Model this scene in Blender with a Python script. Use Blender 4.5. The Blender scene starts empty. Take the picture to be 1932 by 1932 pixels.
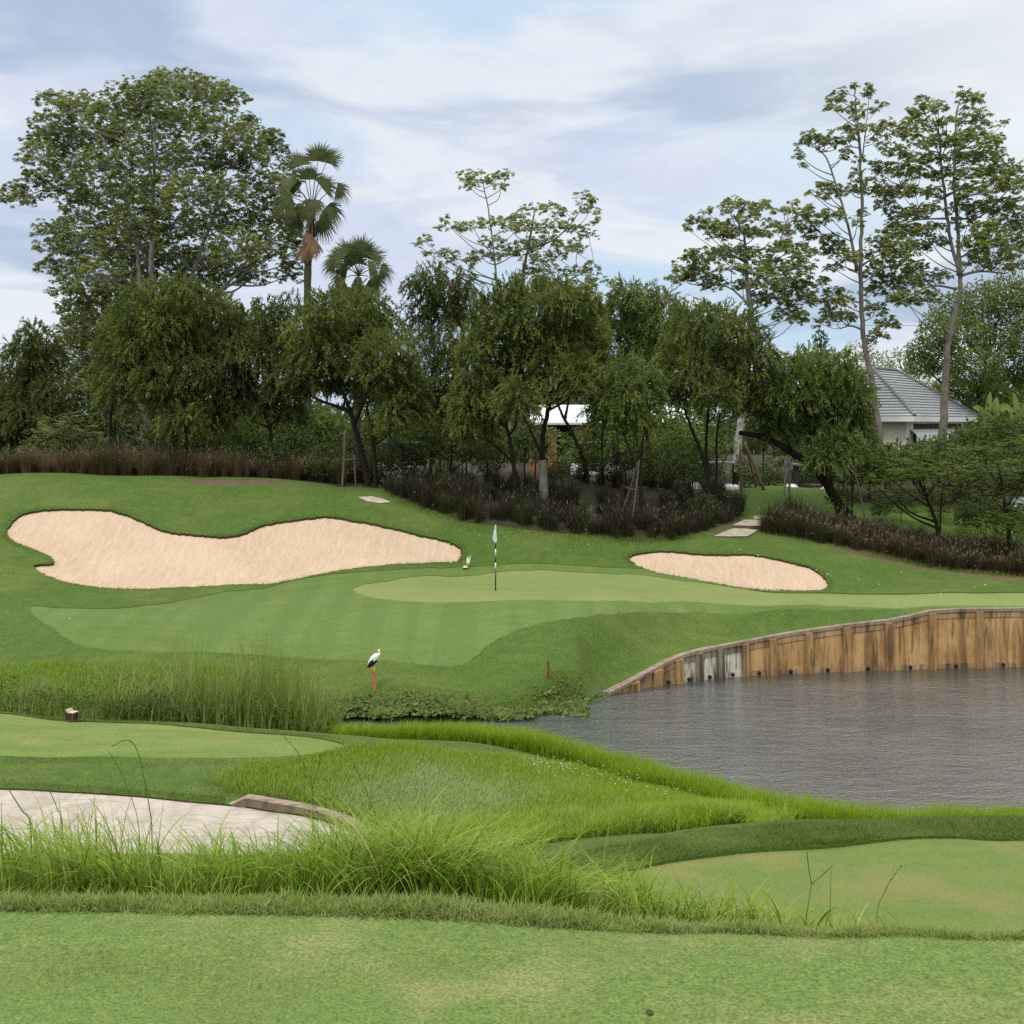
import bpy, math, random
import numpy as np
from mathutils import Vector, Matrix
from mathutils.geometry import delaunay_2d_cdt

rng = np.random.default_rng(11)
random.seed(5)
PI = math.pi
# ---------------------------------------------------------------- survey of the place
# Camera 1.6 m above the near tee, looking level along +Y; positions were surveyed from the photograph.
FOC, CX, HZ, EYE = 2400.0, 966.0, 800.0, 1.6

def at(px, py, Y):
    return np.array([(px - CX) / FOC * Y, Y, EYE - (py - HZ) / FOC * Y])

scene = bpy.context.scene
COL = scene.collection

# ---------------------------------------------------------------- object helpers
def tag(o, label=None, cat=None, group=None, kind=None):
    if label: o['label'] = label
    if cat: o['category'] = cat
    if group: o['group'] = group
    if kind: o['kind'] = kind
    return o

def empty(name, loc, label=None, cat=None, group=None, rz=0.0):
    o = bpy.data.objects.new(name, None)
    o.empty_display_size = 0.3
    COL.objects.link(o)
    o.location = Vector([float(v) for v in loc]); o.rotation_euler = (0, 0, rz)
    return tag(o, label, cat, group)

def mesh_obj(name, V, faces, mats, parent=None, smooth=False, midx=None):
    """faces: list of integer arrays (m,k); every array holds faces with k corners."""
    V = np.asarray(V, dtype=np.float64)
    me = bpy.data.meshes.new(name)
    faces = [np.asarray(f, dtype=np.int32) for f in faces if len(f)]
    nl = sum(f.size for f in faces); nf = sum(len(f) for f in faces)
    me.vertices.add(len(V)); me.loops.add(nl); me.polygons.add(nf)
    me.vertices.foreach_set('co', V.astype(np.float32).ravel())
    me.loops.foreach_set('vertex_index', np.concatenate([f.ravel() for f in faces]))
    tot = np.concatenate([np.full(len(f), f.shape[1], dtype=np.int32) for f in faces])
    st = np.concatenate([[0], np.cumsum(tot)[:-1]]).astype(np.int32)
    me.polygons.foreach_set('loop_start', st)
    if midx is not None:
        me.polygons.foreach_set('material_index', np.asarray(midx, dtype=np.int32))
    me.polygons.foreach_set('use_smooth', np.full(nf, bool(smooth)))
    me.update(calc_edges=True)
    me.validate()
    for m in (mats if isinstance(mats, (list, tuple)) else [mats]):
        me.materials.append(m)
    o = bpy.data.objects.new(name, me)
    COL.objects.link(o)
    if parent is not None: o.parent = parent
    return o

class Acc:
    """collects pieces into one mesh"""
    def __init__(s): s.V = []; s.F = {}; s.n = 0; s.M = {}
    def add(s, V, F, mi=0):
        V = np.asarray(V, float); F = np.asarray(F, int)
        if len(F) == 0: return s
        k = F.shape[1]
        s.V.append(V); s.F.setdefault(k, []).append(F + s.n); s.M.setdefault(k, []).append(np.full(len(F), mi))
        s.n += len(V); return s
    def build(s, name, mats, parent=None, smooth=False, origin=None):
        V = np.concatenate(s.V)
        if origin is not None: V = V - np.asarray(origin)
        ks = sorted(s.F)
        return mesh_obj(name, V, [np.concatenate(s.F[k]) for k in ks], mats, parent, smooth,
                        np.concatenate([np.concatenate(s.M[k]) for k in ks]))
    def box(s, c, size, rz=0.0, mi=0, taper=1.0, bev=0.0):
        hx, hy, hz = [v / 2 for v in size]
        if bev <= 0:
            P = np.array([[x * (taper if z > 0 else 1), y * (taper if z > 0 else 1), z] for z in (-hz, hz) for x, y in ((-hx, -hy), (hx, -hy), (hx, hy), (-hx, hy))])
            Fq = [(0, 3, 2, 1), (4, 5, 6, 7), (0, 1, 5, 4), (1, 2, 6, 5), (2, 3, 7, 6), (3, 0, 4, 7)]
            Ft = None
        else:
            b = min(bev, hx * .9, hy * .9, hz * .9)
            def ring(z, i):
                return [(-hx + i + b, -hy + i, z), (hx - i - b, -hy + i, z), (hx - i, -hy + i + b, z), (hx - i, hy - i - b, z),
                        (hx - i - b, hy - i, z), (-hx + i + b, hy - i, z), (-hx + i, hy - i - b, z), (-hx + i, -hy + i + b, z)]
            R = [ring(-hz, b * .7), ring(-hz + b, 0), ring(hz - b, 0), ring(hz, b * .7)]
            P = np.array(sum(R, []), float)
            P[:, :2] *= np.where(P[:, 2:3] > 0, taper, 1)
            Fq = [(k * 8 + i, k * 8 + (i + 1) % 8, (k + 1) * 8 + (i + 1) % 8, (k + 1) * 8 + i) for k in range(3) for i in range(8)]
            caps = [tuple(range(7, -1, -1)), tuple(range(24, 32))]
        c_, s_ = math.cos(rz), math.sin(rz)
        P = P @ np.array([[c_, s_, 0], [-s_, c_, 0], [0, 0, 1]]) + np.asarray(c, float)
        n0 = s.n
        s.add(P, Fq, mi)
        if bev > 0:
            s.F.setdefault(8, []).append(np.array(caps) + n0); s.M.setdefault(8, []).append(np.full(2, mi))
        return s
    def tube(s, pts, rad, sides=8, mi=0, cap=True):
        V, F, C = tube_np(pts, rad, sides)
        n0 = s.n
        s.add(V, F, mi)
        if cap:
            n = len(pts)
            c = np.array([list(range(sides - 1, -1, -1)), list(range((n - 1) * sides, n * sides))])
            s.F.setdefault(sides, []).append(c + n0); s.M.setdefault(sides, []).append(np.full(2, mi))
        return s

def tube_np(pts, rad, sides=8):
    P = np.asarray(pts, float); n = len(P)
    R = np.broadcast_to(np.asarray(rad, float), (n,))
    T = np.gradient(P, axis=0); T /= np.linalg.norm(T, axis=1, keepdims=True) + 1e-12
    ref = np.array([1., 0, 0]) if abs(T[0][0]) < .8 else np.array([0, 1., 0])
    A = np.empty_like(P); 
    a = ref - T[0] * ref.dot(T[0])
    for i in range(n):
        a = a - T[i] * a.dot(T[i]); a /= np.linalg.norm(a) + 1e-12; A[i] = a
    B = np.cross(T, A)
    th = np.arange(sides) / sides * 2 * PI
    V = P[:, None, :] + R[:, None, None] * (np.cos(th)[None, :, None] * A[:, None, :] + np.sin(th)[None, :, None] * B[:, None, :])
    i = np.arange(n - 1)[:, None]; j = np.arange(sides)[None, :]; j2 = (j + 1) % sides
    F = np.stack([i * sides + j, i * sides + j2, (i + 1) * sides + j2, (i + 1) * sides + j], -1).reshape(-1, 4)
    return V.reshape(-1, 3), F, None

def spline(pts, n):
    """Catmull-Rom through the points, n samples"""
    P = np.asarray(pts, float)
    if len(P) == 2: 
        t = np.linspace(0, 1, n)[:, None]; return P[0] * (1 - t) + P[1] * t
    Q = np.vstack([2 * P[0] - P[1], P, 2 * P[-1] - P[-2]])
    m = len(P) - 1
    u = np.linspace(0, m, n); k = np.minimum(u.astype(int), m - 1); t = (u - k)[:, None]
    p0, p1, p2, p3 = Q[k], Q[k + 1], Q[k + 2], Q[k + 3]
    return .5 * ((2 * p1) + (-p0 + p2) * t + (2 * p0 - 5 * p1 + 4 * p2 - p3) * t ** 2 + (-p0 + 3 * p1 - 3 * p2 + p3) * t ** 3)

def closed_spline(pts, per=4):
    P = np.asarray(pts, float); n = len(P); out = []
    for i in range(n):
        p0, p1, p2, p3 = P[i - 1], P[i], P[(i + 1) % n], P[(i + 2) % n]
        for t in np.arange(per) / per:
            out.append(.5 * ((2 * p1) + (-p0 + p2) * t + (2 * p0 - 5 * p1 + 4 * p2 - p3) * t ** 2 + (-p0 + 3 * p1 - 3 * p2 + p3) * t ** 3))
    return np.array(out)

def inside(poly, P):
    poly = np.asarray(poly, float); P = np.asarray(P, float)
    x, y = P[:, 0], P[:, 1]; r = np.zeros(len(P), bool)
    x1, y1 = poly[-1]
    for x2, y2 in poly:
        c = (y2 > y) != (y1 > y)
        if c.any():
            with np.errstate(divide='ignore', invalid='ignore'):
                r ^= c & (x < (x1 - x2) * (y - y2) / (y1 - y2) + x2)
        x1, y1 = x2, y2
    return r

def dist_poly(poly, P, closed=True):
    poly = np.asarray(poly, float); P = np.asarray(P, float)
    d = np.full(len(P), 1e9)
    n = len(poly)
    for i in range(n if closed else n - 1):
        a = poly[i]; b = poly[(i + 1) % n]; ab = b - a; L = ab.dot(ab) + 1e-12
        t = np.clip(((P - a) @ ab) / L, 0, 1)
        d = np.minimum(d, np.hypot(*(P - a - t[:, None] * ab).T))
    return d

def sstep(a, b, x):
    t = np.clip((np.asarray(x, float) - a) / (b - a), 0, 1); return t * t * (3 - 2 * t)

def vnoise(x, y, sc, seed=0):
    """cheap smooth value noise 0..1"""
    x = np.asarray(x) * sc + seed * 17.3; y = np.asarray(y) * sc + seed * 5.7
    xi = np.floor(x); yi = np.floor(y); fx = x - xi; fy = y - yi
    fx = fx * fx * (3 - 2 * fx); fy = fy * fy * (3 - 2 * fy)
    h = lambda a, b: np.modf(np.abs(np.sin(a * 127.1 + b * 311.7 + seed) * 43758.5453))[0]
    return (h(xi, yi) * (1 - fx) + h(xi + 1, yi) * fx) * (1 - fy) + (h(xi, yi + 1) * (1 - fx) + h(xi + 1, yi + 1) * fx) * fy

# ---------------------------------------------------------------- terrain
WATER = -6.0
WALL_BASE = [(1144, 1313), (1160, 1310), (1200, 1302), (1250, 1293), (1320, 1284), (1400, 1276), (1500, 1271), (1600, 1267), (1760, 1262), (1932, 1258), (2150, 1255), (2500, 1255)]
wall_pts = np.array([at(px, py, (EYE - WATER) * FOC / (py - HZ)) for px, py in WALL_BASE])[:, :2]
WTOP_PX = [1144, 1150, 1200, 1265, 1300, 1330, 1400, 1500, 1600, 1680, 1720, 1755, 1800, 1932, 2500]
WTOP_PY = [1311, 1307, 1282, 1246, 1233, 1226, 1213, 1194, 1180, 1171, 1163, 1154, 1151, 1149, 1149]
def wall_top_z(x, y):
    px = x / y * FOC + CX
    return EYE - (np.interp(px, WTOP_PX, WTOP_PY) - HZ) / FOC * y

CTRL = [  # (px, row, Y)
 # cart path, left tee and their banks
 (-200,1490,22.6),(0,1490,22.6),(300,1497,22.4),(430,1510,22.1),(0,1580,20.3),(300,1580,20.3),(550,1535,21.4),(660,1568,20.5),(0,1640,18.9),(300,1640,18.9),(-200,1640,18.9),(600,1640,18.9),
 (-200,1430,24.2),(0,1430,24.2),(300,1432,24.2),(600,1422,24.6),(-200,1340,28),(0,1344,27.8),(300,1361,27.2),(650,1395,25.8),(500,1376,26.6),
 # field down to the pond
 (700,1420,25),(800,1406,26.3),(900,1402,27.3),(1000,1470,24.5),(1200,1500,23),(1400,1540,22),(900,1550,21),(1100,1580,19.5),(1300,1575,19),(800,1620,18.5),(950,1645,17),(760,1590,20),
 # band and right tee
 (1932,1541,15.1),(2200,1541,15.1),(1500,1553,15),(1300,1570,14.6),(1130,1602,14),(1000,1640,13.2),
 (1200,1640,13.15),(1500,1600,13.8),(1932,1580,14.15),(1300,1700,12.27),(1932,1760,11.5),(2300,1760,11.5),(1600,1740,11.75),(1800,1650,12.98),(1500,1660,12.85),
 # far shore lawn
 (387,1229,36.5),(100,1185,38),(700,1248,35.8),(863,1256,35.6),(1100,1240,36),(1034,1278,34.8),(707,1298,34.3),(1200,1225,37.3),(900,1310,34.2),
 (0,1250,36),(0,1290,34),(200,1300,34),(0,1200,38.5),(0,1150,41.5),(-200,1250,36),(-200,1150,41.5),(1300,1190,39.3),(1500,1165,40),
 # putting green
 (668,1110,43),(935,1135,39.8),(935,1112,42.6),(935,1079,47),(1180,1083,46.5),(1180,1134,40),(1500,1142,40.3),(1480,1116,43.5),(1700,1120,42.7),(1932,1114,43),(1932,1143,40.6),(56,1147,41.5),(300,1137,42.3),(535,1099,44.8),(1060,1100,44),(800,1095,44.6),(2200,1112,43),(2200,1143,40.8),
 # left bunker
 (64,1070,46),(250,1108,45),(500,1104,45),(870,1045,48.3),(800,1060,47.5),(20,1000,48.5),(130,960,50.5),(300,1000,49.5),(420,1009,49),(500,985,50),(620,974,50.5),(780,1005,49.5),(250,1050,46.9),(600,1050,47),(420,1060,46.6),(120,1020,47.9),(-100,1010,48.5),(-100,1080,45),
 # right bunker
 (1240,1040,47.7),(1400,1048,47.5),(1560,1100,45.3),(1400,1102,44.8),(1250,1066,46.5),(1500,1075,46.3),
 # ridge and slopes below the planting
 (-200,905,53),(0,903,53),(100,893,54),(300,902,53.5),(500,911,53),(600,922,52.8),(700,945,51.5),(250,940,51.5),(420,965,51),
 (900,990,49.5),(1100,1000,49.5),(1300,1012,50),(900,1025,48.5),(1100,1042,48),(1380,1008,50.5),(1420,985,53),(1440,917,60),(1440,950,56),(1540,922,60),(1380,925,59.5),(1640,962,56),(1800,975,56),(1650,1040,49),(1800,1066,48),(1932,1085,47),(2200,1100,47),(1932,1100,45),
 (900,920,56),(1100,930,56),(750,920,56),(1250,930,56),(1932,985,56),(2200,985,56),
]
CZ = [  # (px, Y, z)
 (400,29,-5.35),(100,29.3,-5.3),(-200,29.3,-5.3),(560,28.6,-5.4),(400,31,-5.9),(100,31.5,-5.85),(-200,31.5,-5.8),(600,31,-6.1),(700,30.2,-5.97),
 (960,30,-5.97),(1200,27.4,-5.95),(1080,28.6,-5.95),(1400,25.4,-6.0),(1530,24.3,-6.0),(1640,23.8,-6.0),(1800,23.9,-6.0),(1932,24.3,-6.0),(2300,24,-6.0),
 (620,33.2,-5.95),(760,32.8,-5.95),(900,32.8,-5.95),(960,33.3,-5.95),(1050,33.9,-5.95),(1110,34.7,-5.9),(760,33.6,-5.65),
 (1500,17.5,-3.95),(1932,18,-4.05),(1300,16.9,-3.85),(2300,18,-4.05),(1700,20.5,-4.95),(2000,20.8,-5.0),
 (900,12.5,-3.3),(700,12,-3.3),(300,12,-3.2),(0,12,-3.2),(-300,12,-3.2),(0,16,-4.55),(300,16,-4.55),(600,16,-4.5),(1100,12.3,-3.05),
 (1440,65,-2.5),(1300,65,-2.4),(1600,65,-2.5),
]
for px in (-500, -100, 200, 500, 800, 1100, 1400, 1700, 2000, 2400):
    for Y, z in ((1, 0), (1.6, 0), (2.4, 0), (3.2, 0), (3.8, 0.0), (4.25, -0.0), (4.6, -0.12), (5.2, -0.38), (6.2, -.85), (8, -1.65), (10, -2.45)):
        f = min(1, max(0, (px - 900) / 600))
        CZ.append((px, Y, z if Y < 4 else z - f * (.10 if Y < 4.3 else .18 if Y < 5.5 else .12)))
    if px >= 1100: CZ.append((px, 4.03, -.005))
for px in (-500, -100, 200, 500, 800, 1100, 1900, 2400):
    CZ.append((px, 58, -1.05)); CZ.append((px, 64, -1.3))
for px in (-500, -100, 300, 700, 1100, 1500, 1900, 2400):
    for Y in (72, 90, 130, 300, 900, 3000):
        CZ.append((px, Y, -1.5))
for px in (-3200, -1600, 3500, 5200):
    for Y, z in ((1, 0), (2.4, 0), (3.6, 0), (4.3, -.05), (5.2, -.45), (8, -1.75), (12, -3.1), (20, -4.9)):
        CZ.append((px, Y, z))
for px in (-600, 2600):
    for Y, z in ((12, -3.2), (20, -5), (30, -5.8), (40, -4.4), (48, -2.5 if px < 0 else -4), (53, -.8 if px < 0 else -3), (27, -4.8)):
        CZ.append((px, Y, z))

C = np.array([at(*c) for c in CTRL] + [np.array([(px - CX) / FOC * Y, Y, z]) for px, Y, z in CZ])
def warp(x, y):
    y = np.maximum(y, .5)
    return np.stack([np.asarray(x) / y, np.log(y)], -1)
CW = warp(C[:, 0], C[:, 1]); MQ = .022
def _phi(A, B):
    return np.sqrt(((A[:, None, :] - B[None, :, :]) ** 2).sum(-1) + MQ * MQ)
_n = len(C)
_A = np.zeros((_n + 3, _n + 3)); _A[:_n, :_n] = _phi(CW, CW) - 1e-3 * np.eye(_n)
_A[:_n, _n] = 1; _A[:_n, _n + 1:] = CW; _A[_n, :_n] = 1; _A[_n + 1:, :_n] = CW.T
_W = np.linalg.solve(_A, np.concatenate([C[:, 2], [0, 0, 0]]))
def zf(x, y):
    x = np.atleast_1d(np.asarray(x, float)); y = np.atleast_1d(np.asarray(y, float))
    Q = warp(x, y); out = np.empty(len(x))
    for i in range(0, len(x), 20000):
        q = Q[i:i + 20000]
        out[i:i + 20000] = _phi(q, CW) @ _W[:_n] + _W[_n] + q @ _W[_n + 1:]
    m = (y > 33) & (y < 46) & (x > 2)
    if m.any():
        d = dist_poly(wall_pts, np.stack([x[m], y[m]], -1), closed=False)
        w = 1 - sstep(0.1, 2.6, d)
        # the wall only rules the land behind it
        out[m] = out[m] * (1 - w) + (wall_top_z(x[m], y[m]) - .03) * w
    return out
def z1(x, y): return float(zf(x, y)[0])
def hit(px, py, y0=12.0, y1=75.0):
    """where the sight line through a surveyed direction meets the ground (x, y)"""
    Y = np.geomspace(y0, y1, 500)
    x = (px - CX) / FOC * Y; zr = EYE - (py - HZ) / FOC * Y
    g = zf(x, Y) - zr
    k = np.where(g >= 0)[0]
    if len(k) == 0: i = len(Y) - 1; return np.array([x[i], Y[i]])
    i = k[0]
    if i == 0: return np.array([x[0], Y[0]])
    t = g[i - 1] / (g[i - 1] - g[i] + 1e-12)
    yy = Y[i - 1] + t * (Y[i] - Y[i - 1])
    return np.array([(px - CX) / FOC * yy, yy])
def plan(pts, y0=12.0, y1=75.0):
    out = []
    for p in pts:
        if len(p) == 3: out.append(((p[0] - CX) / FOC * p[2], p[2]))
        else: out.append(hit(p[0], p[1], y0, y1))
    return np.array(out)
def ground(px, Y):
    x = (px - CX) / FOC * Y
    return np.array([x, Y, z1(x, Y)])
def zoomed(pts, k, ox, oy): return [(ox + a * k, oy + b * k) for a, b in pts]
# ---------------------------------------------------------------- materials
class NT:
    def __init__(s, name):
        s.m = bpy.data.materials.new(name); s.m.use_nodes = True
        s.t = s.m.node_tree; s.t.nodes.clear()
        s.out = s.t.nodes.new('ShaderNodeOutputMaterial')
    def n(s, typ, **kw):
        nd = s.t.nodes.new('ShaderNode' + typ)
        for k, v in kw.items(): setattr(nd, k, v)
        return nd
    def l(s, a, b): s.t.links.new(a, b)
    def val(s, sock, v):
        if isinstance(v, (int, float)): sock.default_value = v
        elif isinstance(v, tuple): sock.default_value = v if len(v) == len(sock.default_value) else (*v, 1.0)
        else: s.l(v, sock)
    def pos(s, scale=(1, 1, 1), rot=(0, 0, 0)):
        g = s.n('NewGeometry'); mp = s.n('Mapping'); s.l(g.outputs['Position'], mp.inputs['Vector'])
        mp.inputs['Scale'].default_value = scale; mp.inputs['Rotation'].default_value = rot
        return mp.outputs['Vector']
    def obj(s, scale=(1, 1, 1)):
        g = s.n('TexCoord'); mp = s.n('Mapping'); s.l(g.outputs['Object'], mp.inputs['Vector']); mp.inputs['Scale'].default_value = scale
        return mp.outputs['Vector']
    def noise(s, vec, scale, detail=3.0, rough=.55, dist=0.0):
        nd = s.n('TexNoise'); s.l(vec, nd.inputs['Vector'])
        nd.inputs['Scale'].default_value = scale; nd.inputs['Detail'].default_value = detail
        nd.inputs['Roughness'].default_value = rough; nd.inputs['Distortion'].default_value = dist
        return nd.outputs['Fac']
    def rng(s, v, a, b, c=0.0, d=1.0, smooth=False):
        nd = s.n('MapRange'); s.val(nd.inputs['Value'], v)
        if smooth: nd.interpolation_type = 'SMOOTHSTEP'
        for k, x in zip(('From Min', 'From Max', 'To Min', 'To Max'), (a, b, c, d)): nd.inputs[k].default_value = x
        return nd.outputs['Result']
    def math(s, op, a, b=0.0):
        nd = s.n('Math', operation=op); s.val(nd.inputs[0], a); s.val(nd.inputs[1], b); return nd.outputs[0]
    def mix(s, f, a, b, mode='MIX'):
        nd = s.n('Mix', data_type='RGBA', blend_type=mode)
        s.val(nd.inputs[0], f); s.val(nd.inputs[6], a); s.val(nd.inputs[7], b); return nd.outputs[2]
    def bump(s, h, strength=.3, dist=.02):
        nd = s.n('Bump'); s.l(h, nd.inputs['Height']); nd.inputs['Strength'].default_value = strength; nd.inputs['Distance'].default_value = dist
        return nd.outputs['Normal']
    def pbsdf(s, col, rough=.8, spec=.3, normal=None, metal=0.0):
        nd = s.n('BsdfPrincipled'); s.val(nd.inputs['Base Color'], col); s.val(nd.inputs['Roughness'], rough)
        nd.inputs['Specular IOR Level'].default_value = spec; nd.inputs['Metallic'].default_value = metal
        if normal is not None: s.l(normal, nd.inputs['Normal'])
        return nd
    def done(s, bsdf):
        s.l(bsdf.outputs[0], s.out.inputs['Surface']); return s.m

def mat_turf(name, c1, c2, patch=None, patch_amt=.5, patch_scale=.35, fine=60, grain=8, streak=None, bump=.5, dist=.01, stripes=None):
    t = NT(name); p = t.pos()
    big = t.noise(p, patch_scale, 4, .6)
    mid = t.noise(p, grain, 4, .65)
    fn = t.noise(p, fine, 3, .7)
    col = t.mix(t.rng(mid, .3, .7), c1, c2)
    if patch: col = t.mix(t.math('MULTIPLY', t.rng(big, .46, .66, smooth=True), patch_amt), col, patch)
    if streak:
        st = t.noise(t.pos((.35, 2.2, 1)), 1.3, 4, .6)
        col = t.mix(t.math('MULTIPLY', t.rng(st, .42, .68), .6), col, streak)
    if stripes:
        w = t.noise(t.pos((stripes[0], .05, 0), (0, 0, stripes[1])), 1.0, 1, .4)
        col = t.mix(t.rng(w, .4, .6, 0, .55, True), col, stripes[2])
    dk = t.rng(fn, .28, .72, .48, 1.5)
    mul = t.n('Mix', data_type='RGBA', blend_type='MULTIPLY'); mul.inputs[0].default_value = 1
    t.l(col, mul.inputs[6]); cb = t.n('CombineColor'); 
    for i in range(3): t.l(dk, cb.inputs[i])
    t.l(cb.outputs[0], mul.inputs[7])
    h = t.math('ADD', t.math('MULTIPLY', mid, .8), fn)
    return t.done(t.pbsdf(mul.outputs[2], .9, .12, t.bump(h, bump, dist)))

def mat_leaf(name, c1, c2, c3=None, trans=.3, rough=.65, spec=.12, clump=.6, c3amt=.5):
    """leaf colour varies leaf by leaf and clump by clump"""
    t = NT(name); g = t.n('NewGeometry')
    col = t.mix(g.outputs['Random Per Island'], c1, c2)
    if c3:
        cl = t.noise(t.pos(), clump, 2, .5)
        col = t.mix(t.rng(cl, .42, .66, 0, c3amt, True), col, c3)
    b = t.pbsdf(col, rough, spec)
    tr = t.n('BsdfTranslucent'); t.val(tr.inputs['Color'], t.mix(.35, col, (.25, .35, .04), 'MIX'))
    mx = t.n('MixShader'); mx.inputs[0].default_value = trans
    t.l(b.outputs[0], mx.inputs[1]); t.l(tr.outputs[0], mx.inputs[2])
    t.l(mx.outputs[0], t.out.inputs['Surface']); return t.m

def mat_plain(name, col, rough=.7, spec=.3, var=.25, scale=6.0, bump=0.0, metal=0.0, col2=None, vscale=(1, 1, 1)):
    t = NT(name); p = t.pos(vscale)
    nz = t.noise(p, scale, 5, .62)
    c2 = col2 or tuple(c * (1 - var) for c in col)
    c = t.mix(t.rng(nz, .32, .68), c2, col)
    nrm = t.bump(nz, bump, .02) if bump else None
    return t.done(t.pbsdf(c, rough, spec, nrm, metal))

M = {}
M['rough'] = mat_turf('rough_turf', (.050, .093, .019), (.080, .130, .027), (.105, .138, .036), .8, .3, 24, 3.2, streak=(.060, .105, .021), bump=.8, dist=.03)
M['apron'] = mat_turf('apron_turf', (.088, .144, .040), (.106, .160, .048), (.086, .132, .028), .8, .28, 40, 5, streak=(.122, .172, .056), bump=.3, stripes=(1.5, .12, (.078, .132, .035)))
M['green'] = mat_turf('putting_green_turf', (.150, .192, .064), (.172, .210, .072), (.125, .176, .052), .6, .25, 60, 5, streak=(.185, .212, .082), bump=.2)
M['tee'] = mat_turf('tee_turf', (.118, .172, .046), (.146, .198, .058), (.172, .190, .064), .9, .55, 50, 5, streak=(.086, .142, .032), bump=.3)
M['far_tee'] = mat_turf('right_tee_turf', (.092, .148, .036), (.118, .172, .046), (.168, .170, .060), .9, .75, 110, 14, streak=(.150, .168, .056), bump=.4)
M['near_tee'] = mat_turf('near_tee_turf', (.086, .142, .034), (.135, .194, .056), (.195, .205, .085), .9, 1.3, 90, 22, bump=.6)
M['mown'] = mat_turf('mown_bank_turf', (.078, .138, .028), (.102, .170, .038), (.070, .120, .030), .4, .3, 60, 5, bump=.3)
M['field'] = mat_turf('long_grass_soil', (.050, .105, .018), (.070, .130, .022), None, 0, .3, 40, 6, bump=.8)
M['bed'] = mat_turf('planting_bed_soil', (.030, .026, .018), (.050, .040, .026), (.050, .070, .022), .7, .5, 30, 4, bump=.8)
M['earth'] = mat_turf('bare_earth', (.095, .072, .045), (.130, .095, .060), (.070, .100, .030), .9, 1.2, 30, 4, bump=.8)
M['thatch'] = mat_turf('turf_thatch', (.035, .040, .014), (.055, .052, .022), None, 0, .5, 60, 12, bump=.8)

def mat_sand():
    t = NT('bunker_sand')
    st = t.noise(t.pos((3.6, .55, .5), (0, 0, .25)), 2.2, 6, .68, .8)
    st2 = t.noise(t.pos((6.5, 1.2, .9), (0, 0, -.4)), 3.0, 5, .68, .6)
    big = t.noise(t.pos(), .35, 2, .5)
    fn = t.noise(t.pos(), 55, 2, .6)
    spk = t.rng(t.noise(t.pos((1, .7, .7)), 9, 2, .5), .68, .74)
    col = t.mix(t.rng(st, .40, .62), (.440, .325, .235), (.515, .400, .305))
    col = t.mix(t.rng(st2, .5, .72, 0, .5), col, (.420, .300, .212))
    col = t.mix(t.rng(big, .4, .65, 0, .35), col, (.55, .435, .335))
    col = t.mix(t.math('MULTIPLY', spk, .12), col, (.24, .15, .09))
    h = t.math('ADD', t.math('ADD', st, st2), t.math('MULTIPLY', fn, .35))
    return t.done(t.pbsdf(col, .95, .08, t.bump(h, .75, .05)))
M['sand'] = mat_sand()

def mat_concrete(name, c1, c2, c3):
    t = NT(name)
    a = t.noise(t.pos((1, .5, 1)), 2.4, 5, .6, .8); b = t.noise(t.pos(), 14, 4, .6); w = t.noise(t.pos((.5, 2.5, 1), (0, 0, .5)), 3, 4, .6, 1.2)
    col = t.mix(t.rng(a, .38, .62), c1, c2)
    col = t.mix(t.rng(w, .52, .64, 0, .6), col, c3)
    return t.done(t.pbsdf(col, .9, .15, t.bump(b, .25, .01)))
M['path'] = mat_concrete('path_concrete', (.330, .290, .255), (.420, .375, .335), (.235, .205, .180))
M['kerb'] = mat_concrete('kerb_concrete', (.220, .170, .125), (.300, .250, .200), (.080, .065, .045))
M['kerb_face'] = mat_concrete('kerb_face', (.105, .085, .058), (.170, .140, .105), (.050, .050, .030))  # inner face: painted shade to part it from the top, plus moss and stain
M['slab'] = mat_concrete('stone_slab', (.300, .270, .215), (.400, .360, .290), (.190, .160, .110))
M['slab_side_shade'] = mat_concrete('stone_slab_side_shade', (.100, .080, .055), (.140, .110, .080), (.05, .045, .03))  # slab stone darkened: side shade is put into the colour

def mat_wall(name, base, light, stain, amt):
    t = NT(name)
    v = t.noise(t.pos((2.3, 2.3, .27)), 1.4, 5, .68, .5)
    v2 = t.noise(t.pos((5.5, 5.5, .6)), 1.5, 4, .65)
    b = t.noise(t.pos(), 1.2, 4, .6); f = t.noise(t.pos(), 22, 3, .6)
    col = t.mix(t.rng(b, .35, .65), base, light)
    col = t.mix(t.rng(v, .47, .63, 0, amt), col, stain)
    col = t.mix(t.rng(v2, .52, .66, 0, amt * .8), col, tuple(c * .45 for c in stain))
    return t.done(t.pbsdf(col, .85, .2, t.bump(f, .3, .01)))
M['wall'] = mat_wall('rust_stained_panel', (.350, .200, .085), (.490, .310, .140), (.150, .080, .040), .8)
M['wall_pale'] = mat_wall('lime_stained_panel', (.340, .290, .215), (.620, .590, .510), (.040, .035, .028), 1.0)
M['wall_mid'] = mat_wall('brown_stained_panel', (.280, .170, .085), (.400, .275, .160), (.08, .05, .03), .9)
M['buttress'] = mat_wall('buttress_concrete', (.270, .160, .072), (.380, .245, .115), (.10, .06, .032), .8)
M['buttress_dark'] = mat_wall('black_stained_buttress', (.130, .105, .075), (.26, .225, .17), (.035, .03, .024), .9)
M['coping'] = mat_wall('coping_concrete', (.200, .160, .120), (.270, .220, .170), (.10, .075, .05), .6)
M['black'] = mat_plain('black_rubber', (.015, .014, .013), .7)

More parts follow.
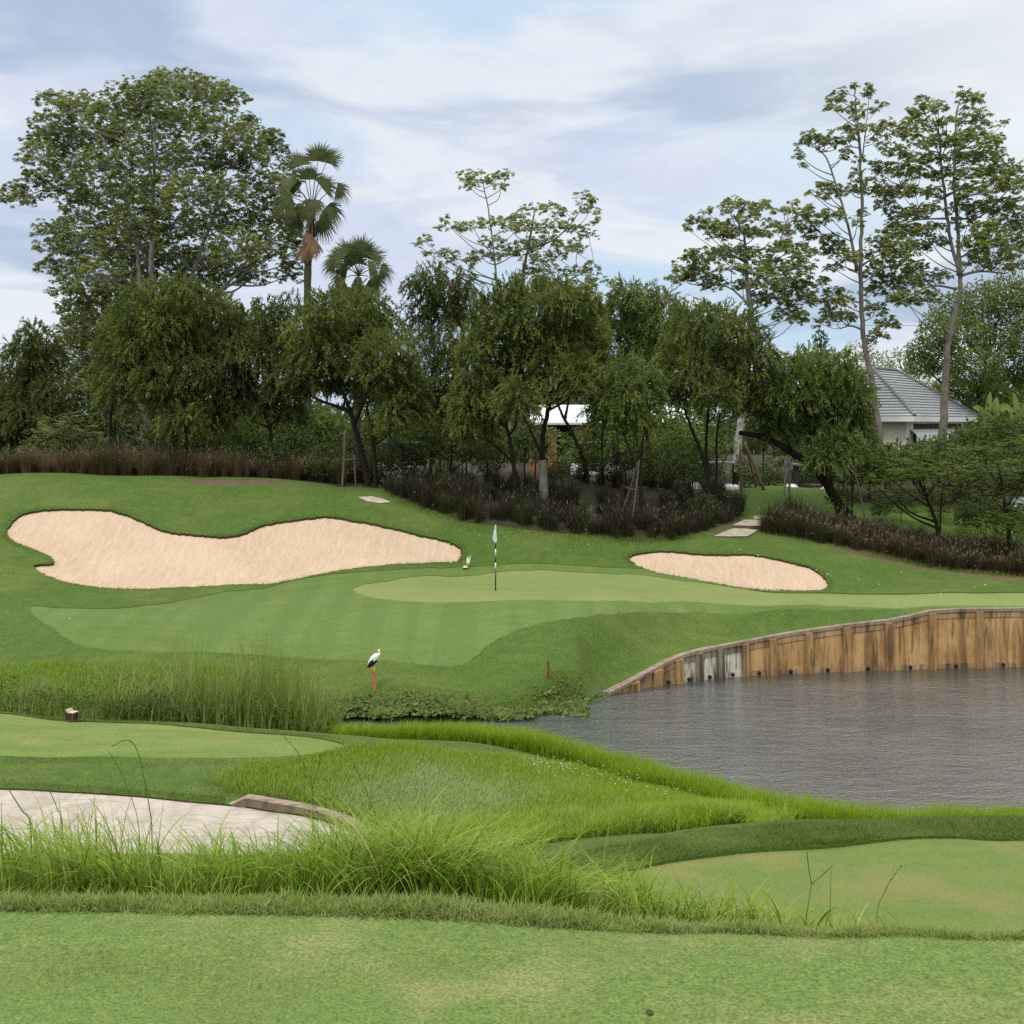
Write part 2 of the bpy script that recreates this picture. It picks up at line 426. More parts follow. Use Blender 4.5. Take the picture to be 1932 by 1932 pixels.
def mat_water():
    t = NT('pond_surface')
    a = t.noise(t.pos((.5, 1.2, 1)), 1.9, 4, .62, .5)
    b = t.noise(t.pos((.85, 1.3, 1), (0, 0, .35)), 9.5, 3, .6, .3)
    c = t.noise(t.pos(), .32, 2, .5)
    h = t.math('ADD', t.math('MULTIPLY', a, 1.0), t.math('MULTIPLY', b, .62))
    bp = t.n('Bump'); bp.inputs['Distance'].default_value = .075; t.l(h, bp.inputs['Height'])
    t.l(t.rng(c, .35, .62, .6, 1.0), bp.inputs['Strength'])
    b_ = t.pbsdf((.040, .046, .046), .03, 1.0, bp.outputs['Normal']); b_.inputs['IOR'].default_value = 1.75
    return t.done(b_)
M['water'] = mat_water()

# foliage
M['lf_weep'] = mat_leaf('weeping_leaf', (.040, .058, .016), (.118, .146, .040), (.175, .195, .048), .24, clump=.9, c3amt=.8)
M['lf_weep_fresh'] = mat_leaf('fresh_weeping_leaf', (.046, .074, .018), (.125, .166, .046), (.175, .210, .055), .26, clump=.8, c3amt=.8)
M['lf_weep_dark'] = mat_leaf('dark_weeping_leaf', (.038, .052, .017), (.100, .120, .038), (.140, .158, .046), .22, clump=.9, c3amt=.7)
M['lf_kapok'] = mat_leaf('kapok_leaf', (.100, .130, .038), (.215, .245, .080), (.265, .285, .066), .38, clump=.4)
M['lf_kapok_dark'] = mat_leaf('dark_kapok_leaf', (.088, .114, .040), (.200, .230, .082), (.260, .270, .068), .38, clump=.35)  # slightly darker kapok leaf tone, used for whole crowns
M['lf_young'] = mat_leaf('young_kapok_leaf', (.130, .165, .050), (.235, .265, .095), (.25, .28, .09), .35, clump=.7)
M['lf_feather'] = mat_leaf('feathery_leaf', (.075, .110, .022), (.140, .185, .040), (.18, .22, .045), .35, clump=.7)
M['lf_shrub'] = mat_leaf('shrub_leaf', (.045, .075, .018), (.085, .125, .030), (.110, .150, .035), .3, clump=.8)
M['lf_light'] = mat_leaf('light_shrub_leaf', (.090, .130, .040), (.150, .190, .065), (.170, .205, .080), .3, clump=.8)
M['lf_pale'] = mat_leaf('pale_bush_leaf', (.170, .205, .085), (.270, .305, .140), (.24, .28, .11), .3)
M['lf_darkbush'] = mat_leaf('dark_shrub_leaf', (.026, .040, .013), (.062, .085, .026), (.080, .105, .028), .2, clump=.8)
M['lf_palm'] = mat_leaf('palm_leaf', (.020, .032, .009), (.060, .080, .022), (.115, .125, .036), .15, clump=.9, rough=.5, spec=.2)
M['lf_dead'] = mat_leaf('dead_palm_leaf', (.150, .085, .048), (.260, .165, .100), (.12, .08, .055), .2, clump=.9)
M['lf_banana'] = mat_leaf('banana_leaf', (.110, .160, .045), (.190, .250, .080), (.22, .27, .10), .35, clump=1.2)
M['lf_creeper'] = mat_leaf('creeper_leaf', (.045, .075, .018), (.125, .170, .048), (.15, .20, .05), .25, clump=1.4)
M['lf_distant'] = mat_leaf('distant_leaf', (.050, .075, .028), (.085, .115, .040), (.07, .10, .04), .2, clump=.2)
M['bl_tall'] = mat_leaf('tall_grass_blade', (.060, .128, .005), (.205, .305, .024), (.30, .38, .09), .22, clump=2.6, rough=.45, c3amt=.4)
M['bl_straw'] = mat_leaf('dry_grass_blade', (.30, .25, .12), (.50, .43, .25), None, .2)
M['bl_fringe'] = mat_leaf('fringe_grass_blade', (.115, .185, .032), (.270, .335, .100), (.28, .30, .12), .4, clump=5, rough=.6)
M['bl_near'] = mat_leaf('mown_grass_blade', (.085, .140, .024), (.275, .330, .100), (.350, .330, .150), .25, clump=2.2, rough=.6, c3amt=.7)
M['bl_field'] = mat_leaf('field_grass_blade', (.140, .250, .012), (.270, .385, .035), (.26, .35, .08), .4, clump=.55, rough=.6)
M['bl_silver'] = mat_leaf('pale_field_grass_blade', (.220, .310, .110), (.330, .410, .200), (.25, .36, .11), .4, clump=1, rough=.6)
M['bl_edge'] = mat_leaf('pond_edge_grass_blade', (.140, .245, .010), (.265, .385, .028), (.19, .29, .02), .4, clump=1, rough=.6)
M['bl_band'] = mat_leaf('mown_band_blade', (.075, .125, .026), (.130, .185, .045), (.15, .19, .06), .3, clump=2, rough=.6)
M['bl_reed'] = mat_leaf('reed_blade', (.100, .155, .028), (.250, .315, .085), (.31, .36, .14), .4, clump=1.2, rough=.5)
M['bl_lawn'] = mat_leaf('rough_lawn_blade', (.090, .150, .030), (.145, .200, .048), (.14, .19, .05), .35, clump=1.0, rough=.6)
M['bl_brown'] = mat_leaf('brown_fountain_blade', (.085, .048, .032), (.165, .098, .066), (.060, .050, .026), .2, clump=.8, rough=.7)
M['bl_dark'] = mat_leaf('dark_fountain_blade', (.022, .017, .013), (.050, .040, .028), (.040, .048, .022), .15, clump=.8, rough=.6)
M['bl_mixed'] = mat_leaf('rusty_fountain_blade', (.045, .028, .019), (.100, .062, .042), (.045, .050, .022), .2, clump=.9, rough=.7)
M['plume'] = mat_leaf('seed_plume', (.20, .15, .11), (.33, .27, .21), None, .3)
M['seed'] = mat_leaf('seed_head', (.075, .065, .035), (.12, .10, .05), None, .1)
M['petal'] = mat_plain('white_petal', (.75, .74, .66), .6)
M['bark_dark'] = mat_plain('dark_bark', (.028, .022, .017), .9, .15, .5, 8, .6, vscale=(3, 3, .8))
M['bark_grey'] = mat_plain('grey_bark', (.200, .180, .150), .85, .2, .4, 3, .3, col2=(.11, .10, .082), vscale=(2, 2, 1))
M['bark_pale'] = mat_plain('pale_bark', (.300, .290, .260), .85, .2, .4, 3, .3, col2=(.18, .17, .15))
M['bark_spot'] = mat_plain('lichen_spotted_bark', (.42, .41, .37), .9, .2, .9, 5, .3, col2=(.045, .042, .036))
M['bark_palm'] = mat_plain('palm_bark', (.060, .075, .035), .85, .2, .5, 5, .3, col2=(.05, .045, .03))
M['lime'] = mat_plain('limewash', (.26, .24, .21), .9, .2, .45, 9)
M['pole_wood'] = mat_plain('weathered_pole', (.190, .140, .095), .85, .2, .5, 6, .2, vscale=(4, 4, .8))
M['pole_grey'] = mat_plain('grey_weathered_pole', (.110, .100, .085), .85, .2, .5, 6, .2, vscale=(4, 4, .8))
M['white'] = mat_plain('white_paint', (.72, .73, .72), .45, .4, .06)
M['flag'] = mat_plain('flag_cloth', (.82, .84, .90), .8, .15, .12, 4)
M['ink'] = mat_plain('flag_print', (.30, .36, .52), .8, .15, .1)
M['blackpaint'] = mat_plain('black_paint', (.014, .014, .015), .4, .4, .1)
M['orange'] = mat_plain('faded_orange_paint', (.52, .185, .085), .7, .25, .35, 9, col2=(.34, .13, .065))
M['red'] = mat_plain('red_paint', (.22, .05, .04), .6, .3, .3, 9)
M['yellow'] = mat_plain('yellow_plastic', (.78, .72, .22), .5, .4, .1)
M['wood_dark'] = mat_plain('dark_wood', (.060, .035, .026), .6, .3, .55, 14, .2, vscale=(1, 1, 3))
M['wood_red'] = mat_plain('red_brown_wood', (.130, .065, .050), .6, .3, .4, 14, .2)
M['wood_top'] = mat_plain('bleached_wood', (.56, .42, .31), .7, .3, .2, 14)
M['feather_w'] = mat_plain('white_plumage', (.72, .72, .68), .8, .1, .12, 30)
M['feather_b'] = mat_plain('black_plumage', (.016, .018, .016), .6, .3, .3, 20)
M['bill'] = mat_plain('horn_bill', (.34, .30, .22), .5, .3, .2)
M['shank'] = mat_plain('pale_shank', (.46, .47, .26), .6, .3, .2)
M['eye'] = mat_plain('dark_eye', (.01, .01, .01), .2, .5)
M['render_wall'] = mat_plain('cream_render', (.76, .71, .58), .9, .2, .12, 2)
M['fascia'] = mat_plain('white_fascia', (.74, .75, .74), .6, .3, .08)
M['painted_recess_shade'] = mat_plain('painted_recess_shade', (.035, .033, .03), .7, .3, .2)  # shade of the house opening and shed interior put into the colour
M['glass'] = mat_plain('window_glass', (.03, .035, .04), .08, .6, .1)
M['white_roof'] = mat_plain('white_metal_sheet', (.52, .57, .60), .5, .4, .10, 1.5)
M['ridge_tile'] = mat_plain('ridge_tile', (.20, .21, .22), .6, .3, .15)
M['cart_body'] = mat_plain('cart_white_body', (.70, .72, .74), .35, .5, .05)
M['cart_roof'] = mat_plain('cart_grey_roof', (.16, .16, .16), .5, .4, .1)
M['seat'] = mat_plain('cart_seat', (.12, .10, .08), .6, .3, .1)
M['cable'] = mat_plain('power_cable', (.10, .11, .12), .6)

def mat_tile(name, c1, c2, groove, pitch):
    """horizontal tile courses by height along the slope (object z)"""
    t = NT(name); p = t.pos()
    sx = t.n('SeparateXYZ'); t.l(t.obj(), sx.inputs[0])
    fr = t.math('FRACT', t.math('DIVIDE', sx.outputs['Z'], pitch))
    nz = t.noise(p, 3, 4, .6)
    col = t.mix(t.rng(nz, .35, .65), c1, c2)
    return t.done(t.pbsdf(col, .6, .35, t.bump(nz, .15, .02)))
M['tile'] = mat_tile('grey_roof_tile', (.330, .345, .365), (.420, .435, .450), None, .2)
M['tile_orange'] = mat_tile('orange_roof_tile', (.50, .24, .13), (.62, .34, .20), None, .2)

def mat_brick():
    t = NT('red_brick'); g = t.n('TexCoord'); mp = t.n('Mapping'); t.l(g.outputs['Object'], mp.inputs[0]); mp.inputs['Rotation'].default_value = (PI / 2, 0, 0)
    b = t.n('TexBrick'); t.l(mp.outputs[0], b.inputs['Vector']); b.inputs['Scale'].default_value = 4
    b.inputs['Color1'].default_value = (.36, .13, .07, 1); b.inputs['Color2'].default_value = (.28, .10, .055, 1); b.inputs['Mortar'].default_value = (.25, .2, .16, 1)
    return t.done(t.pbsdf(b.outputs['Color'], .9, .2))
M['brick'] = mat_brick()
# ---------------------------------------------------------------- ground, cut into regions
Z7 = (.46876, 0, 930.77)      # survey sheets: scale and origin
Z8 = (.55727, 855.3, 930.77)
ZL = (.39063, 0, 1257.8)
ZR = (.40104, 1157.2, 1408.75)
def far(pts, y0=33.5): return plan(pts, y0, 75)
green_px = [(665,1109),(676,1103),(700,1097),(740,1091),(820,1084),(935,1079),(1060,1078),(1180,1083),(1280,1093),(1380,1106),(1480,1116),(1600,1121),(1750,1120),(1932,1114),(2150,1110),
            (2150,1141),(1932,1142),(1750,1145),(1600,1145),(1450,1141),(1301,1134),(1180,1134),(1078,1135),(855,1136),(750,1132),(703,1125),(676,1117)]
apron_px = [(56,1147),(110,1149),(178,1149),(240,1145),(300,1137),(420,1118),(535,1098),(603,1085),(680,1078),(749,1073),(840,1069),(932,1067),(1078,1067),(1187,1072),(1307,1087),(1400,1106),(1490,1119),(1600,1124.5),(1750,1123),(1932,1117),(2170,1106),
            (2170,1147),(1932,1148),(1840,1149),(1691,1150.5),(1580,1153),(1412,1156),(1301,1155),(1190,1156),(1106,1163),(1022,1177),(967,1194),(925,1215),(895,1240),(863,1256),(793,1254),(700,1248),(606,1241),(513,1235),(387,1229),(262,1226),(154,1214),(93,1182)]
bunker_px = zoomed([(25,150),(40,120),(75,88),(130,68),(200,60),(290,57),(380,62),(440,65),(490,78),(540,95),(600,125),(640,143),(700,158),(760,163),(820,168),(880,171),(940,167),(985,155),(1020,138),(1060,123),(1120,112),(1200,102),(1270,95),(1320,91),(1380,97),(1450,112),(1540,127),(1620,143),(1700,162),(1780,180),(1830,198),(1855,220),(1858,240),(1850,262),(1830,270),(1750,270),(1640,277),(1500,290),(1380,305),(1290,322),(1200,340),(1120,355),(1030,362),(900,368),(760,373),(640,379),(540,380),(440,377),(340,367),(250,350),(190,330),(150,312),(133,297),(140,290),(170,286),(205,284),(215,275),(210,262),(190,247),(150,228),(100,208),(60,190),(35,170)], *Z7)
bunker2_px = zoomed([(596,220),(600,208),(630,200),(700,195),(780,197),(860,203),(940,205),(1000,208),(1060,215),(1120,226),(1170,238),(1210,250),(1240,268),(1262,290),(1270,308),(1260,322),(1240,328),(1180,329),(1120,326),(1060,324),(1000,320),(940,312),(880,300),(800,285),(720,272),(660,258),(620,242)], *Z8)
tee_px = [(-260,1340),(-120,1342),(0,1346),(129,1357),(234,1363),(352,1371),(469,1379),(566,1388.5),(620,1398),(648,1406),(649,1412),(620,1418),(586,1424),(508,1430),(391,1431),(234,1430),(117,1428),(-120,1426),(-260,1426)]
kerb_base_px = [(430,1516),(470,1520),(508,1527),(566,1537),(625,1553),(664,1571)]
path_px = [(-260,1486),(0,1488),(117,1494),(234,1500),(352,1510)] + kerb_base_px + [(690,1590),(640,1606),(520,1610),(300,1612),(0,1610),(-260,1610)]
rtee_px = [(1150,1652),(1196,1640),(1277,1621),(1358,1609),(1438,1601),(1558,1591),(1678,1583),(1798,1579),(1932,1579),(2300,1580),(2300,1765),(1932,1763),(1500,1760),(1300,1756),(1190,1735),(1140,1690)]
mown_px = [(1363,930),(1390,919),(1440,917),(1500,918),(1560,927),(1640,964),(1760,966),(1830,968),(1830,982),(1760,984),(1640,978),(1500,985),(1440,984),(1400,980),(1378,955)]

far_polys = {'apron': far(apron_px), 'green': far(green_px), 'bunker': far(bunker_px), 'bunker2': far(bunker2_px), 'mown': far(mown_px, 50)}
polys = {k: closed_spline(v, 5) for k, v in far_polys.items()}
def ragged(P, a):
    return P + rng.normal(0, a, P.shape)
for k, a in (('apron', .02), ('green', .012), ('bunker', .022), ('bunker2', .022)): polys[k] = ragged(closed_spline(far_polys[k], 8), a)
polys['tee'] = closed_spline(plan(tee_px, 16, 30), 6)
polys['path'] = closed_spline(plan(path_px, 14.5, 26), 5)
polys['rtee'] = closed_spline(plan([(p[0], p[1]) for p in rtee_px], 7.5, 18), 5)
NEAR_EDGE = [(-2600, 1680), (-500, 1712), (0, 1723.5), (300, 1729), (654, 1737), (1044, 1748), (1408, 1760), (1678, 1767), (1932, 1771), (2500, 1784), (4800, 1815)]
near_edge = np.array([((px - CX) / FOC * (EYE * FOC / (py - HZ)), EYE * FOC / (py - HZ)) for px, py in NEAR_EDGE])
near_edge_s = spline(near_edge, 110)
polys['near'] = np.vstack([[(-2.4 * 1.4, 1.4)], near_edge_s[1:-1], [(2.4 * 1.4, 1.4)]])
shore_far = [(620,33.2),(700,33.0),(760,32.8),(900,32.75),(960,33.3),(1050,33.9),(1110,34.7)]
shore_near = [(2480,24.0),(2200,24.1),(1932,24.3),(1800,23.9),(1640,23.8),(1530,24.3),(1400,25.4),(1300,26.3),(1200,27.4),(1080,29),(960,30.1),(840,30.2),(700,30.2),(620,30.9),(590,32)]
to_xy = lambda L: np.array([((p - CX) / FOC * Y, Y) for p, Y in L])
wall_back = spline(wall_pts, 80)
nrm_ = np.gradient(wall_back, axis=0); nrm_ = np.stack([-nrm_[:, 1], nrm_[:, 0]], -1); nrm_ /= np.linalg.norm(nrm_, axis=1, keepdims=True)
wall_line = wall_back.copy()                          # the face that meets the water
wall_back = wall_back + nrm_ * .12                    # centre of the wall: the lawn stops here
polys['pond'] = np.vstack([spline(to_xy(shore_far), 40), wall_back, spline(to_xy(shore_near), 90)])
bedC_px = [(735,930),(752,940),(790,955),(840,972),(900,990),(1000,1001),(1100,1008),(1180,1018),(1260,1018),(1330,1003),(1392,985),(1385,950)]
bedC = np.vstack([far(bedC_px, 44), to_xy([(1385,62),(1050,63),(735,62)])])
bedL = to_xy([(-300,55),(-100,54.7),(0,54.3),(60,54.4),(110,54.8),(200,54.6),(330,54.4),(450,54.2),(520,54.2),(600,54),(650,53.6),(670,57),(660,70),(-300,75)])
bedR = np.vstack([far([(1445,1006),(1530,1022),(1600,1036),(1700,1056),(1800,1076),(1932,1087),(2150,1100)], 44), to_xy([(2150,50.5),(1900,51.2),(1750,52),(1600,53),(1500,53.5),(1455,53)])])
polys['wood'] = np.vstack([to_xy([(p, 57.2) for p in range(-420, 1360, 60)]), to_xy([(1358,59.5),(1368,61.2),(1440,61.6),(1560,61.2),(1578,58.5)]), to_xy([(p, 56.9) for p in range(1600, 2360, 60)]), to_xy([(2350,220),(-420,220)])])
polys['bedC'] = closed_spline(bedC, 3); polys['bedL'] = closed_spline(bedL, 3); polys['bedR'] = closed_spline(bedR, 3)
polys['earthL'] = closed_spline(far([(340,902),(420,906),(500,906),(560,910),(500,917),(420,917),(360,912)], 48), 4)
polys['earthC'] = closed_spline(far([(1345,1000),(1400,978),(1440,972),(1440,985),(1390,1002),(1350,1012)], 44), 4)
polys['earthR'] = closed_spline(far([(1560,1036),(1700,1066),(1800,1085),(1932,1097),(1932,1090),(1800,1072),(1660,1044),(1600,1034)], 44), 4)
REG = ['rough', 'wood', 'bedL', 'bedC', 'bedR', 'earthL', 'earthC', 'earthR', 'mown', 'apron', 'bunker', 'bunker2', 'green', 'tee', 'path', 'rtee', 'near', 'pond']
OFF = {'rough': 0, 'wood': 0, 'bedL': 0, 'bedC': 0, 'bedR': 0, 'earthL': -.01, 'earthC': -.01, 'earthR': -.01, 'mown': -.01, 'apron': -.018, 'bunker': -.10, 'bunker2': -.08, 'green': -.034, 'tee': -.025, 'path': -.03, 'rtee': -.035, 'near': 0, 'pond': 0}

def build_ground():
    vs = np.arange(-.72, .7201, .0085)
    ls = np.concatenate([np.arange(math.log(1.3), math.log(28), .02), np.arange(math.log(28), math.log(66), .0075), np.arange(math.log(66), math.log(130), .05), np.arange(math.log(130), math.log(3200), .3)])
    near_l = [l for l in ls if l < math.log(24)][::3]; side = np.concatenate([np.arange(.76, 2.6, .06)])
    g = np.array([(v, l) for l in ls for v in vs] + [(s_ * v, l) for l in near_l for v in side for s_ in (-1, 1) if v * math.exp(l) < 14 + .2 * math.exp(l)]); g += rng.uniform(-.0012, .0012, g.shape)
    W = {k: warp(polys[k][:, 0], polys[k][:, 1]) for k in REG[1:]}
    keep = ~inside(W['pond'], g)
    pts = [Vector((float(a), float(b))) for a, b in g[keep]]
    edges = []
    for k in REG[1:]:
        n0 = len(pts); w = W[k]
        pts += [Vector((float(a), float(b))) for a, b in w]
        edges += [(n0 + i, n0 + (i + 1) % len(w)) for i in range(len(w))]
    r = delaunay_2d_cdt(pts, edges, [], 0, 1e-7, False)
    P = np.array([(p.x, p.y) for p in r[0]]); T = np.array([f[:] for f in r[2]])
    Y = np.exp(P[:, 1]); X = P[:, 0] * Y
    cen = P[T].mean(1)
    reg = np.zeros(len(T), int)
    for i, k in enumerate(REG):
        if i: reg[inside(W[k], cen)] = i
    # the sheet must not climb over itself: land counter-clockwise seen from above
    a, b, c = (np.stack([X, Y], -1)[T[:, i]] for i in range(3))
    cr = (b - a)[:, 0] * (c - a)[:, 1] - (b - a)[:, 1] * (c - a)[:, 0]
    T[cr < 0] = T[cr < 0][:, ::-1]
    XY = np.stack([X, Y], -1)
    Z = zf(X, Y)
    Z += ((vnoise(X, Y, .9, 3) - .5) * .06 + (vnoise(X, Y, .33, 7) - .5) * .10 * (Y > 30)) * sstep(6, 12, Y) * (1 - sstep(60, 70, Y))
    dsh = dist_poly(np.vstack([spline(to_xy(shore_far), 40)]), XY, False); dsn = dist_poly(spline(to_xy(shore_near), 90), XY, False)
    dn = np.minimum(dsh, dsn)
    Z = np.where(dn < .02, -6.25, Z)
    offs = np.array([OFF[k] for k in REG])
    sand_drop = {}
    for k in ('bunker', 'bunker2'):
        d = dist_poly(polys[k], XY); sand_drop[k] = -.24 * sstep(0, 1.6, d) * inside(polys[k], XY)
    lipV, lipF, lipM = [], [], []
    names = {'rough': 'rough_lawn', 'wood': 'woodland_ground', 'bedL': 'planting_bed_ground', 'bedC': 'planting_bed_ground', 'bedR': 'planting_bed_ground', 'earthL': 'bare_ground', 'earthC': 'bare_ground', 'earthR': 'bare_ground', 'mown': 'mown_bank_ground', 'apron': 'fairway_apron',
             'bunker': 'sand_bunker', 'bunker2': 'sand_bunker', 'green': 'putting_green', 'tee': 'tee_lawn', 'path': 'cart_path', 'rtee': 'tee_lawn', 'near': 'tee_lawn'}
    labels = {'wood': 'dark shaded ground under and behind the tree row', 'rough': 'darker green rough lawn sloping between the pond, bunkers and trees', 'bedL': 'soil under the tall brown grass along the ridge', 'bedC': 'shaded soil under the dark grasses in the middle', 'bedR': 'soil under the rusty grass bank on the right',
              'earthL': 'bare reddish earth patch on the ridge crest', 'earthC': 'bare earth beside the stone steps', 'earthR': 'thin bare earth strip in front of the rusty grass bank', 'mown': 'bright mown bank seen through the gap in the trees', 'apron': 'closely mown striped apron wrapping the putting green',
              'bunker': 'large kidney shaped pale sand bunker left of the flag', 'bunker2': 'smaller oval sand bunker right of the flag', 'green': 'pale smooth putting green around the flagstick', 'tee': 'mown tee lawn on the left with the wooden tee marker',
              'path': 'pale concrete cart path behind the tall foreground grass', 'rtee': 'worn mown tee lawn at lower right beyond the foreground fringe', 'near': 'nearest mown tee lawn across the bottom of the picture'}
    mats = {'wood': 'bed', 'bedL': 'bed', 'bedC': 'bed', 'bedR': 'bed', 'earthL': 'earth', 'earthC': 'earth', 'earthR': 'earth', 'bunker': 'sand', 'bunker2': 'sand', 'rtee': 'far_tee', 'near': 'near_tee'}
    def zreg(i, idx):
        k = REG[i]
        z = Z[idx] + offs[i]
        if k in sand_drop: z = z + sand_drop[k][idx]
        return z
    # steps in the turf where two regions meet
    E = np.concatenate([T[:, [0, 1]], T[:, [1, 2]], T[:, [2, 0]]]); tri = np.tile(np.arange(len(T)), 3)
    key = np.sort(E, 1); o = np.lexsort((key[:, 1], key[:, 0])); key = key[o]; tr = tri[o]; Eo = E[o]
    same = (key[1:] == key[:-1]).all(1); idx = np.where(same)[0]
    ra, rb = reg[tr[idx]], reg[tr[idx + 1]]
    P_ = REG.index('pond')
    sel = (ra != rb) & (ra != P_) & (rb != P_) & (offs[ra] != offs[rb])
    for e, i, j in zip(Eo[idx[sel]], ra[sel], rb[sel]):
        hi, lo = (i, j) if offs[i] > offs[j] else (j, i)
        n = len(lipV)
        zh, zl = zreg(hi, e), zreg(lo, e)
        lipV += [(X[e[0]], Y[e[0]], zh[0]), (X[e[1]], Y[e[1]], zh[1]), (X[e[1]], Y[e[1]], zl[1] - .01), (X[e[0]], Y[e[0]], zl[0] - .01)]
        lipF.append((n, n + 1, n + 2, n + 3)); lipM.append(1 if REG[lo] in ('bunker', 'bunker2', 'path') else 2 if REG[lo] == 'rtee' else 0)
    for i, k in enumerate(REG):
        if k == 'pond': continue
        t = T[reg == i]
        if len(t) == 0: print('empty region', k); continue
        u, inv = np.unique(t, return_inverse=True)
        V = np.stack([X[u], Y[u], zreg(i, u)], -1)
        F = inv.reshape(-1, 3); mats_ = [M[mats.get(k, k)]]
        if k == 'rough':
            n = len(V); fs = [F, np.array(lipF) + n]
            o_ = mesh_obj(names[k], np.vstack([V, lipV]), fs, [M['rough'], M['thatch'], M['field']], smooth=True, midx=[0] * len(F) + lipM)
        else:
            o_ = mesh_obj(names[k], V, [F], mats_, smooth=True)
        tag(o_, labels[k], {'path': 'path', 'bunker': 'bunker', 'bunker2': 'bunker'}.get(k, 'lawn' if k in ('rough', 'mown', 'apron', 'green', 'tee', 'rtee', 'near') else 'ground'), kind='structure')
    # pond
    nx, ny = 2, 2
    Wv = [(-16, 21.5, WATER), (50, 21.5, WATER), (50, 42, WATER), (-16, 42, WATER)]
    w = mesh_obj('pond_water', Wv, [[(0, 1, 2, 3)]], M['water'])
    tag(w, 'rippled grey brown pond in front of the stained retaining wall', 'pond', kind='structure')
build_ground()
# ---------------------------------------------------------------- blades and leaves (all real geometry)
def blades(base, L, Wd, phi, th0, curl, segs=3, tip=.12, twist=None):
    """ribbons: each starts leaning th0 from the vertical towards phi and bends by curl on the way"""
    n = len(base); base = np.asarray(base, float)
    L = np.broadcast_to(L, (n,)); Wd = np.broadcast_to(Wd, (n,)); th0 = np.broadcast_to(th0, (n,)); curl = np.broadcast_to(curl, (n,))
    tw = phi + PI / 2 if twist is None else twist
    side = np.stack([np.cos(tw), np.sin(tw), np.zeros(n)], -1)
    P = base.copy(); rows = []
    for i in range(segs + 1):
        t = i / segs
        w = Wd * (1 - t ** 1.6 * (1 - tip)) * (.75 + .5 * min(t * 3, 1) * (1 - .5 * t)) * .5
        rows += [P - side * w[:, None], P + side * w[:, None]]
        th = th0 + curl * (t + .5 / segs) ** 1.4
        P = P + (L / segs)[:, None] * np.stack([np.sin(th) * np.cos(phi), np.sin(th) * np.sin(phi), np.cos(th)], -1)
    V = np.stack(rows, 1).reshape(-1, 3); k = 2 * (segs + 1)
    f = np.array([[2 * i, 2 * i + 1, 2 * i + 3, 2 * i + 2] for i in range(segs)])
    F = (np.arange(n)[:, None, None] * k + f[None]).reshape(-1, 4)
    return V, F

def leaves(pos, d, nrm, L, Wd):
    """diamond leaves from pos along d"""
    n = len(pos); L = np.broadcast_to(L, (n,))[:, None]; Wd = np.broadcast_to(Wd, (n,))[:, None]
    d = d / (np.linalg.norm(d, axis=1, keepdims=True) + 1e-9)
    s = np.cross(d, nrm); s /= np.linalg.norm(s, axis=1, keepdims=True) + 1e-9
    V = np.stack([pos, pos + d * L * .45 + s * Wd * .5, pos + d * L, pos + d * L * .45 - s * Wd * .5], 1).reshape(-1, 3)
    return V, np.arange(4 * n).reshape(-1, 4)

def unit(n, zmin=-1.0):
    z = rng.uniform(zmin, 1, n); a = rng.uniform(0, 2 * PI, n); r = np.sqrt(1 - z * z)
    return np.stack([r * np.cos(a), r * np.sin(a), z], -1)

def scatter(poly, n):
    """n random plan points inside poly"""
    lo, hi = poly.min(0), poly.max(0); out = []; got = 0
    while got < n:
        P = rng.uniform(lo, hi, (n * 2, 2)); P = P[inside(poly, P)]; out.append(P); got += len(P)
        if not len(P): break
    return np.concatenate(out)[:n]

def stuff(name, V, F, mat, label, cat):
    return tag(mesh_obj(name, V, [F], mat), label, cat, kind='stuff')
def px_of(x, y): return x / y * FOC + CX

# --- the nearest tee: mown blades
def near_blades():
    n = 165000
    y = rng.uniform(2.9, 4.2, n); px = np.where(rng.random(n) < .8, rng.uniform(-60, 1990, n), rng.uniform(-1100, 3000, n)); x = (px - CX) / FOC * y
    P = np.stack([x, y], -1); P = P[inside(polys['near'], P)]; n = len(P)
    b = np.column_stack([P, np.full(n, -.014)])
    lo = .55 + .9 * vnoise(P[:, 0], P[:, 1], 3.0, 1)
    L = rng.uniform(.008, .026, n) * lo
    V, F = blades(b, L, rng.uniform(.0018, .0036, n), rng.uniform(0, 2 * PI, n), rng.uniform(.1, 1.2, n), rng.uniform(0, .6, n), 1, .15)
    stuff('mown_grass', V, F, M['bl_near'], 'short mown grass of the nearest tee', 'grass')
    # thicker fringe along its edge
    n = 44000
    y0 = np.interp(rng.uniform(0, 1, n) * 0 + 1, [0, 1], [0, 1])
    px = np.where(rng.random(n) < .78, rng.uniform(-120, 2050, n), rng.uniform(-1300, 3300, n))
    ye = np.interp(px, [p[0] for p in NEAR_EDGE], [EYE * FOC / (p[1] - HZ) for p in NEAR_EDGE])
    t = rng.beta(1.1, 1.3, n); y = ye - .012 + t * np.interp(px, [0, 900, 1300, 1932], [.28, .24, .14, .09]) + rng.normal(0, .008, n)
    x = (px - CX) / FOC * y; z = zf(x, y) - .005
    cl = vnoise(x, y, 7.5, 5) * vnoise(x, y, 2.5, 15) * 1.7; rt = np.interp(px, [0, 900, 1500, 1932], [.95, .9, .6, .5])
    L = (.014 + .034 * np.clip(t * 5, 0, 1) * (.4 + .9 * cl)) * np.where(rng.random(n) < .06, rng.uniform(1.3, 2.2, n), rng.uniform(.5, 1.25, n)) * rt
    V, F = blades(np.column_stack([x, y, z]), L, rng.uniform(.0026, .0056, n), rng.uniform(0, 2 * PI, n), rng.uniform(.2, 1.15, n), rng.uniform(.1, 1.1, n), 3, .1)
    stuff('fringe_grass', V, F, M['bl_fringe'], 'shaggy dark fringe of grass along the far edge of the nearest tee', 'grass')
near_blades()

